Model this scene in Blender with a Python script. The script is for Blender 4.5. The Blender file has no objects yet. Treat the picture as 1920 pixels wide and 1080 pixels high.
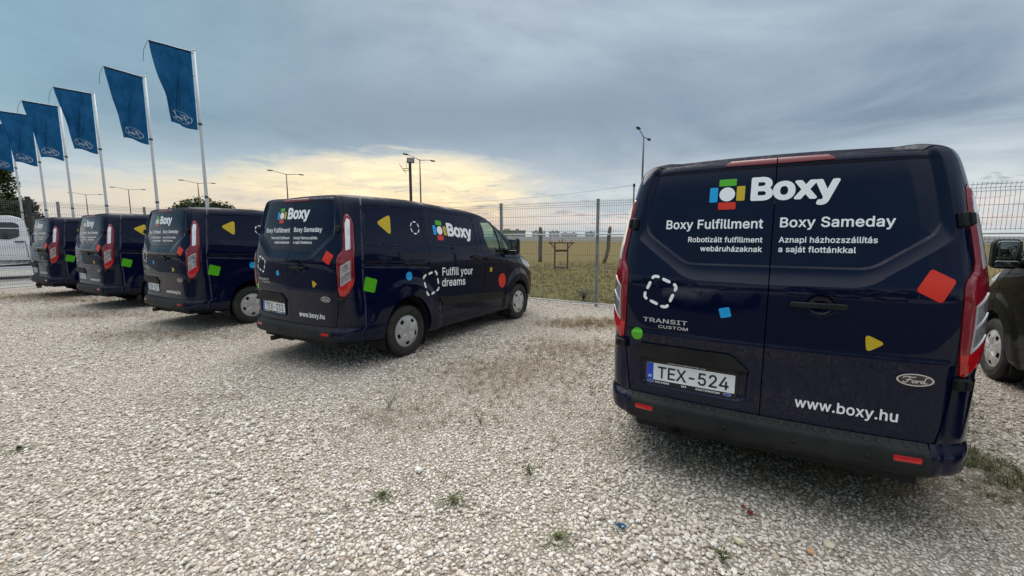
import bpy, bmesh, math, random, json
import numpy as np
from mathutils import Vector, Matrix, noise
random.seed(7); RNG = np.random.default_rng(11)
SC = bpy.context.scene
COL = SC.collection
R = math.radians

# ------------------------------------------------------------------ camera
CAM_H = 1.563; PITCH = 6.966; FPX = 795.32
cam = bpy.data.cameras.new('camera'); cam.sensor_width = 36.0; cam.lens = FPX/1920*36
cam.clip_start = 0.05; cam.clip_end = 6000
camo = bpy.data.objects.new('camera', cam); COL.objects.link(camo)
camo.location = (0, 0, CAM_H); camo.rotation_euler = (R(90-PITCH), 0, 0)
SC.camera = camo

# ------------------------------------------------------------------ node helpers
class NT:
    def __init__(s, tree): s.t = tree; s.n = tree.nodes; s.l = tree.links
    def new(s, k, **kw):
        n = s.n.new(k)
        for a, b in kw.items(): setattr(n, a, b)
        return n
    def put(s, sock, v):
        if v is None: return
        if isinstance(v, bpy.types.NodeSocket): s.l.new(v, sock)
        else:
            try: sock.default_value = v
            except Exception:
                sock.default_value = (v[0], v[1], v[2], 1) if hasattr(v, '__len__') else v
    def m(s, op, a, b=None, c=None, clamp=False):
        n = s.new('ShaderNodeMath', operation=op, use_clamp=clamp)
        s.put(n.inputs[0], a); s.put(n.inputs[1], b); s.put(n.inputs[2], c); return n.outputs[0]
    def step(s, v, a, b):
        n = s.new('ShaderNodeMapRange', interpolation_type='SMOOTHSTEP')
        s.put(n.inputs[0], v); n.inputs[1].default_value = a; n.inputs[2].default_value = b
        return n.outputs[0]
    def rng(s, v, a, b, c, d):
        n = s.new('ShaderNodeMapRange'); s.put(n.inputs[0], v)
        for i, q in enumerate((a, b, c, d)): n.inputs[i+1].default_value = q
        return n.outputs[0]
    def mix(s, f, a, b, mode='MIX'):
        n = s.new('ShaderNodeMix', data_type='RGBA', blend_type=mode)
        s.put(n.inputs[0], f); s.put(n.inputs[6], col(a)); s.put(n.inputs[7], col(b)); return n.outputs[2]
    def noise(s, vec, scale, detail=4, rough=.55, dist=0, out=0):
        n = s.new('ShaderNodeTexNoise'); s.put(n.inputs['Vector'], vec)
        n.inputs['Scale'].default_value = scale; n.inputs['Detail'].default_value = detail
        n.inputs['Roughness'].default_value = rough; n.inputs['Distortion'].default_value = dist
        return n.outputs[out]
    def vor(s, vec, scale, feature='F1', out=0, rnd=1):
        n = s.new('ShaderNodeTexVoronoi', feature=feature); s.put(n.inputs['Vector'], vec)
        n.inputs['Scale'].default_value = scale; n.inputs['Randomness'].default_value = rnd
        return n.outputs[out]
    def ramp(s, f, stops):
        n = s.new('ShaderNodeValToRGB'); s.put(n.inputs[0], f); e = n.color_ramp.elements
        while len(e) < len(stops): e.new(.5)
        for i, (p, c) in enumerate(stops): e[i].position = p; e[i].color = col(c)
        return n.outputs[0]
    def bump(s, hgt, strength=.3, dist=.01, nrm=None):
        n = s.new('ShaderNodeBump'); s.put(n.inputs['Height'], hgt)
        n.inputs['Strength'].default_value = strength; n.inputs['Distance'].default_value = dist
        if nrm: s.put(n.inputs['Normal'], nrm)
        return n.outputs[0]
def col(c):
    if isinstance(c, bpy.types.NodeSocket): return c
    if isinstance(c, (int, float)): return (c, c, c, 1)
    return tuple(c) if len(c) == 4 else (*c, 1)

# ------------------------------------------------------------------ world: overcast dusk sky with a sunset gap
SUN_AZ, SUN_EL = -14.0, 50.0
world = bpy.data.worlds.new('World'); SC.world = world; world.use_nodes = True
def build_world():
    t = NT(world.node_tree); t.n.clear()
    tc = t.new('ShaderNodeTexCoord'); d = tc.outputs['Generated']
    sp = t.new('ShaderNodeSeparateXYZ'); t.put(sp.inputs[0], d); x, y, z = sp.outputs
    deg = 180/math.pi
    az = t.m('MULTIPLY', t.m('ARCTAN2', x, y), deg)
    el = t.m('MULTIPLY', t.m('ARCSINE', z), deg)
    # cloud-deck coordinates: the direction hits a layer overhead
    zz = t.m('ADD', t.m('MAXIMUM', z, 0.0), 0.10)
    cv = t.new('ShaderNodeCombineXYZ'); t.put(cv.inputs[0], t.m('DIVIDE', x, zz)); t.put(cv.inputs[1], t.m('DIVIDE', y, zz)); deck = cv.outputs[0]
    n1 = t.noise(deck, .55, 7, .58, .5); n2 = t.noise(deck, 1.35, 6, .62, .5); n3 = t.noise(deck, .17, 3, .5, .2)
    # streaks stretched along the horizon for the low clouds
    cs = t.new('ShaderNodeCombineXYZ'); t.put(cs.inputs[0], t.m('MULTIPLY', az, .075)); t.put(cs.inputs[1], t.m('MULTIPLY', el, .40)); low = cs.outputs[0]
    l1 = t.noise(low, 1.0, 7, .6, .35); l2 = t.noise(low, 2.6, 6, .62, .6)
    # overall sky: teal blue at left, greyer at right
    left = t.step(az, 5, -48)
    hi_l = t.mix(t.rng(n1, .35, .66, 0, 1), (.108, .190, .245), (.178, .295, .355))
    hi_r = t.mix(t.rng(n1, .35, .66, 0, 1), (.130, .176, .238), (.365, .430, .478))
    hi = t.mix(left, hi_r, hi_l)
    # zenith brightens as an overcast dome does
    zen = t.step(el, 26, 72)
    hi = t.mix(zen, hi, (1.5, 1.54, 1.58))
    lowr = t.mix(t.rng(l1, .38, .62, 0, 1), (.30, .36, .41), (.50, .52, .525))
    pk = t.m('MULTIPLY', t.step(t.m('ABSOLUTE', t.m('SUBTRACT', el, 2.4)), 2.6, .2), t.rng(l2, .4, .62, 0, 1))
    lowr = t.mix(t.m('MULTIPLY', pk, .8), lowr, (.60, .49, .45))
    base = t.mix(t.step(t.m('ADD', el, t.m('MULTIPLY', t.m('SUBTRACT', l1, .5), 9)), 3, 13), lowr, hi)
    # long dark bank above the sunset gap, trailing to the right
    bc = t.m('ADD', 15.0, t.m('MULTIPLY', az, .02))
    bd = t.m('DIVIDE', t.m('SUBTRACT', t.m('ADD', el, t.m('MULTIPLY', t.m('SUBTRACT', n2, .5), 4)), bc), 5.4)
    bank = t.m('POWER', 2.718, t.m('MULTIPLY', t.m('MULTIPLY', bd, bd), -1))
    bank = t.m('MULTIPLY', bank, t.m('MULTIPLY', t.step(az, -46, -16), t.step(az, 52, 8)))
    bank = t.m('MULTIPLY', bank, t.rng(n1, .3, .62, .5, 1.0))
    base = t.mix(t.m('MULTIPLY', bank, .92), base, (.118, .162, .222))
    # paler sheets in the upper right
    sheet = t.m('MULTIPLY', t.step(n3, .47, .66), t.m('MULTIPLY', t.step(el, 17, 27), t.step(az, -20, 20)))
    base = t.mix(t.m('MULTIPLY', sheet, .5), base, (.47, .52, .55))
    # sunset gap: cream to yellow band with a ragged upper edge
    dz = t.m('ADD', az, 13)
    q = t.m('DIVIDE', dz, 22.0); q = t.m('MULTIPLY', q, q)
    top = t.m('SUBTRACT', 11.2, t.m('MULTIPLY', t.m('DIVIDE', q, t.m('ADD', 1, t.m('MULTIPLY', q, .55))), 5.2))
    top = t.m('ADD', top, t.m('MULTIPLY', t.m('SUBTRACT', l1, .5), 5.5))
    top = t.m('ADD', top, t.m('MULTIPLY', t.m('SUBTRACT', l2, .5), 4.2))
    top = t.m('ADD', top, t.m('MULTIPLY', t.m('SUBTRACT', n2, .5), 2.2))
    gm = t.step(t.m('SUBTRACT', top, el), -.7, 2.4)
    gm = t.m('MULTIPLY', gm, t.m('MULTIPLY', t.step(az, -66, -36), t.step(t.m('ADD', az, t.m('MULTIPLY', t.m('SUBTRACT', l2, .5), 14)), 9, -5)))
    gcol = t.ramp(t.m('DIVIDE', el, 14), [(0, (.44, .375, .355)), (.14, (.54, .42, .34)), (.32, (.66, .51, .315)), (.55, (.72, .605, .355)), (.8, (.66, .585, .415)), (1, (.47, .485, .46))])
    core = t.m('POWER', 2.718, t.m('MULTIPLY', t.m('MULTIPLY', dz, dz), -.0030))
    gcol = t.mix(t.m('MULTIPLY', t.m('SUBTRACT', 1, core), .62), gcol, (.40, .40, .375))
    gcol = t.mix(t.m('MULTIPLY', t.step(l1, .46, .60), .55), gcol, (.47, .42, .36))
    gcol = t.mix(t.m('MULTIPLY', t.step(l2, .50, .40), t.m('MULTIPLY', core, .75)), gcol, (.80, .66, .41))
    base = t.mix(gm, base, gcol)
    # small ragged grey clouds low over the gap and to its right
    sm = t.m('MULTIPLY', t.step(l2, .565, .64), t.m('MULTIPLY', t.step(el, 0.2, 2.0), t.step(el, 9.0, 4.5)))
    sm = t.m('MULTIPLY', sm, t.step(az, -50, -12))
    base = t.mix(t.m('MULTIPLY', sm, .62), base, (.19, .23, .28))
    # clear-sky light filtering through: the physical sky, weakly mixed in
    sky = t.new('ShaderNodeTexSky', sky_type='NISHITA'); sky.sun_disc = False
    sky.sun_elevation = R(SUN_EL); sky.sun_rotation = R(SUN_AZ); sky.air_density = 1.2; sky.dust_density = 2.0
    nsky = t.mix(1.0, sky.outputs[0], (.07, .07, .07), 'MULTIPLY')
    base = t.mix(.12, base, nsky)
    below = t.step(el, -.3, -3)
    base = t.mix(below, base, (.20, .19, .17))
    bg = t.new('ShaderNodeBackground'); t.put(bg.inputs[0], base); bg.inputs[1].default_value = 1.0
    out = t.new('ShaderNodeOutputWorld'); t.l.new(bg.outputs[0], out.inputs[0])
build_world()

sun = bpy.data.lights.new('sun', 'SUN'); sun.energy = 1.5; sun.angle = R(62); sun.color = (1, .93, .84)
suno = bpy.data.objects.new('sun', sun); COL.objects.link(suno)
sd = Vector((math.sin(R(SUN_AZ))*math.cos(R(SUN_EL)), math.cos(R(SUN_AZ))*math.cos(R(SUN_EL)), math.sin(R(SUN_EL))))
suno.rotation_euler = sd.to_track_quat('Z', 'Y').to_euler()
suno.location = (0, 0, 30)

SC.view_settings.view_transform = 'Standard'; SC.view_settings.look = 'None'
SC.view_settings.gamma = 1; SC.view_settings.exposure = 0.66; SC.view_settings.use_curve_mapping = False
SC.render.engine = 'CYCLES'
SC.cycles.use_denoising = True
SC.cycles.max_bounces = 8; SC.cycles.transparent_max_bounces = 16

# ------------------------------------------------------------------ materials
MATS = {}
def mat(name, base=(.5, .5, .5), rough=.5, metal=0, coat=0, spec=.5, build=None, emit=None):
    if name in MATS: return MATS[name]
    m = bpy.data.materials.new(name); m.use_nodes = True; t = NT(m.node_tree)
    b = t.n['Principled BSDF']
    b.inputs['Base Color'].default_value = col(base); b.inputs['Roughness'].default_value = rough
    b.inputs['Metallic'].default_value = metal; b.inputs['Coat Weight'].default_value = coat
    b.inputs['Coat Roughness'].default_value = .03; b.inputs['Coat IOR'].default_value = 1.36; b.inputs['Specular IOR Level'].default_value = spec
    if build: build(t, b)
    MATS[name] = m; return m
def obj_co(t): return t.new('ShaderNodeTexCoord').outputs['Object']
def world_co(t): return t.new('ShaderNodeNewGeometry').outputs['Position']

def paint(base, dust, amount=1.0, gloss=1.0):
    def f(t, b):
        c = obj_co(t); sp = t.new('ShaderNodeSeparateXYZ'); t.put(sp.inputs[0], c)
        n = t.noise(c, 2.2, 5, .6); n2 = t.noise(c, 38, 3, .6)
        # road dust: thicker low down on the panels and on faces that look up, patchy
        g = t.new('ShaderNodeNewGeometry'); gs = t.new('ShaderNodeSeparateXYZ'); t.put(gs.inputs[0], g.outputs['Normal'])
        low = t.m('ADD', t.rng(sp.outputs[2], .3, .9, .13*amount, .008), t.m('MULTIPLY', t.step(gs.outputs[2], .30, .85), .75))
        dm = t.m('MULTIPLY', low, t.rng(t.m('ADD', t.m('MULTIPLY', n, .7), t.m('MULTIPLY', n2, .3)), .35, .68, .25, 1.0))
        t.put(b.inputs['Base Color'], t.mix(dm, base, dust))
        t.put(b.inputs['Roughness'], t.rng(dm, 0, .4, .35, .75)); b.inputs['Specular IOR Level'].default_value = 0
        t.put(b.inputs['Coat Weight'], t.rng(dm, 0, .5, gloss, .12))
        t.put(b.inputs['Coat Roughness'], t.rng(dm, 0, .4, .035, .3))
        # the faint waviness of pressed and painted sheet metal
        t.put(b.inputs['Coat Normal'], t.bump(t.noise(c, 1.1, 2, .5), .05, .05))
    return f
M_NAVY = mat('navy_paint', build=paint((.0024, .0048, .0230), (.034, .034, .038), .26))
M_GREYPAINT = mat('dark_grey_paint', build=paint((.0058, .0063, .0078), (.030, .030, .030), .3, .4))
def plastic_f(b0, b1, sc, r=.55):
    # (moulded, unpainted)
    def f(t, b):
        c = obj_co(t); n = t.noise(c, 6, 5, .6); n2 = t.noise(c, sc, 2, .5)
        t.put(b.inputs['Base Color'], t.mix(t.rng(n, .35, .65, 0, 1), b0, b1))
        b.inputs['Roughness'].default_value = r; b.inputs['Specular IOR Level'].default_value = .22
        t.put(b.inputs['Normal'], t.bump(n2, .12, .002))
    return f
M_PLASTIC = mat('black_plastic', build=plastic_f((.0085, .009, .0095), (.017, .017, .017), 420))
M_BUMPER = mat('bumper_plastic', build=plastic_f((.0085, .009, .010), (.020, .020, .0195), 300, .55))
M_RIB = mat('scuffed_rib', build=plastic_f((.014, .0145, .0155), (.034, .034, .033), 300, .5))
M_BLACK = mat('black_gap', (.004, .004, .004), .6)
M_LINER = mat('arch_liner', (.008, .008, .008), .9)
M_UNDER = mat('underbody', (.012, .012, .012), .85)
def rubber_f(t, b):
    c = obj_co(t); n = t.noise(c, 9, 5, .6)
    t.put(b.inputs['Base Color'], t.mix(t.rng(n, .4, .7, 0, 1), (.014, .014, .014), (.04, .038, .034)))
    b.inputs['Roughness'].default_value = .75
M_RUBBER = mat('tyre_rubber', build=rubber_f)
def hub_f(t, b):
    c = obj_co(t); n = t.noise(c, 14, 4, .6)
    t.put(b.inputs['Base Color'], t.mix(t.rng(n, .35, .7, 0, 1), (.60, .605, .61), (.42, .42, .41)))
    b.inputs['Metallic'].default_value = .55; b.inputs['Roughness'].default_value = .42
M_HUB = mat('hubcap_silver', build=hub_f)
M_CHROME = mat('chrome', (.62, .63, .65), .14, 1)
M_CHROME_D = mat('satin_chrome', (.66, .67, .69), .38, .8)
def lens_f(c0, rough=.08):
    def f(t, b):
        c = obj_co(t)
        w = t.new('ShaderNodeTexWave', wave_type='BANDS', bands_direction='Z'); t.put(w.inputs['Vector'], c); w.inputs['Scale'].default_value = 28
        n = t.noise(c, 26, 2, .5)
        t.put(b.inputs['Base Color'], t.mix(t.m('MULTIPLY', w.outputs[1], t.rng(n, .3, .7, .3, 1)), c0, tuple(q*.45 for q in c0)))
        b.inputs['Roughness'].default_value = rough; b.inputs['Coat Weight'].default_value = 1
    return f
M_RED = mat('red_lens', build=lens_f((.62, .008, .014)))
M_REDD = mat('dark_red_lens', build=lens_f((.26, .008, .018)))
def facet_f(c0, c1):
    def f(t, b):
        c = obj_co(t); st = t.new('ShaderNodeVectorMath', operation='MULTIPLY'); t.put(st.inputs[0], c); st.inputs[1].default_value = (7, 7, 4.5)
        n = t.noise(st.outputs[0], 2.4, 3, .6, .8); w = t.new('ShaderNodeTexWave', wave_type='BANDS', bands_direction='Z'); t.put(w.inputs['Vector'], c); w.inputs['Scale'].default_value = 34
        k = t.m('ADD', t.m('MULTIPLY', w.outputs[1], .18), t.m('MULTIPLY', t.rng(n, .36, .62, 0, 1), .82))
        t.put(b.inputs['Base Color'], t.mix(k, c0, c1)); b.inputs['Roughness'].default_value = .10; b.inputs['Metallic'].default_value = .35; b.inputs['Coat Weight'].default_value = 1
    return f
M_BRAKE = mat('brake_strip', (.17, .004, .008), .3, 0, .25)
M_CLEAR = mat('clear_lens', build=facet_f((.66, .67, .69), (.90, .91, .92)))
M_CLEARM = mat('smoky_clear_lens', build=facet_f((.17, .16, .165), (.44, .44, .45)))
M_CHR_STRIP = mat('bright_lens_strip', (.62, .63, .64), .2, .3, 1)
M_WHITE = mat('white_vinyl', (.90, .91, .92), .35)
M_GREEN = mat('green_vinyl', (.085, .42, .012), .3)
M_BLUE = mat('blue_vinyl', (.008, .35, .74), .3)
M_YELLOW = mat('yellow_vinyl', (.60, .42, .015), .3)
M_REDV = mat('red_vinyl', (.68, .028, .010), .3)
M_PLATE = mat('plate_white', (.80, .82, .83), .35)
M_PLBLUE = mat('plate_blue', (.004, .055, .55), .35)
M_PLBLACK = mat('plate_black', (.006, .006, .006), .4)
M_BADGE = mat('badge_dark', (.012, .016, .028), .15, 0, 1)
def glass_mat(name, tint, refl=1.0):
    m = bpy.data.materials.new(name); m.use_nodes = True; t = NT(m.node_tree); t.n.clear()
    tr = t.new('ShaderNodeBsdfTransparent'); tr.inputs[0].default_value = col(tint)
    gl = t.new('ShaderNodeBsdfGlossy'); gl.inputs[0].default_value = (refl, refl, refl, 1); gl.inputs[1].default_value = .01
    fr = t.new('ShaderNodeFresnel'); ge = t.new('ShaderNodeNewGeometry')
    t.put(fr.inputs[0], t.m('ADD', 1.52, t.m('MULTIPLY', ge.outputs['Backfacing'], 1/1.52-1.52)))
    mx = t.new('ShaderNodeMixShader'); t.l.new(fr.outputs[0], mx.inputs[0]); t.l.new(tr.outputs[0], mx.inputs[1]); t.l.new(gl.outputs[0], mx.inputs[2])
    o = t.new('ShaderNodeOutputMaterial'); t.l.new(mx.outputs[0], o.inputs[0]); MATS[name] = m; return m
M_GLASS = glass_mat('tinted_glass', (.60, .76, .71))
M_SEAT = mat('seat_fabric', (.02, .021, .024), .9)
M_MIRROR = mat('mirror_glass', (.75, .77, .78), .02, 1)

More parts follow.
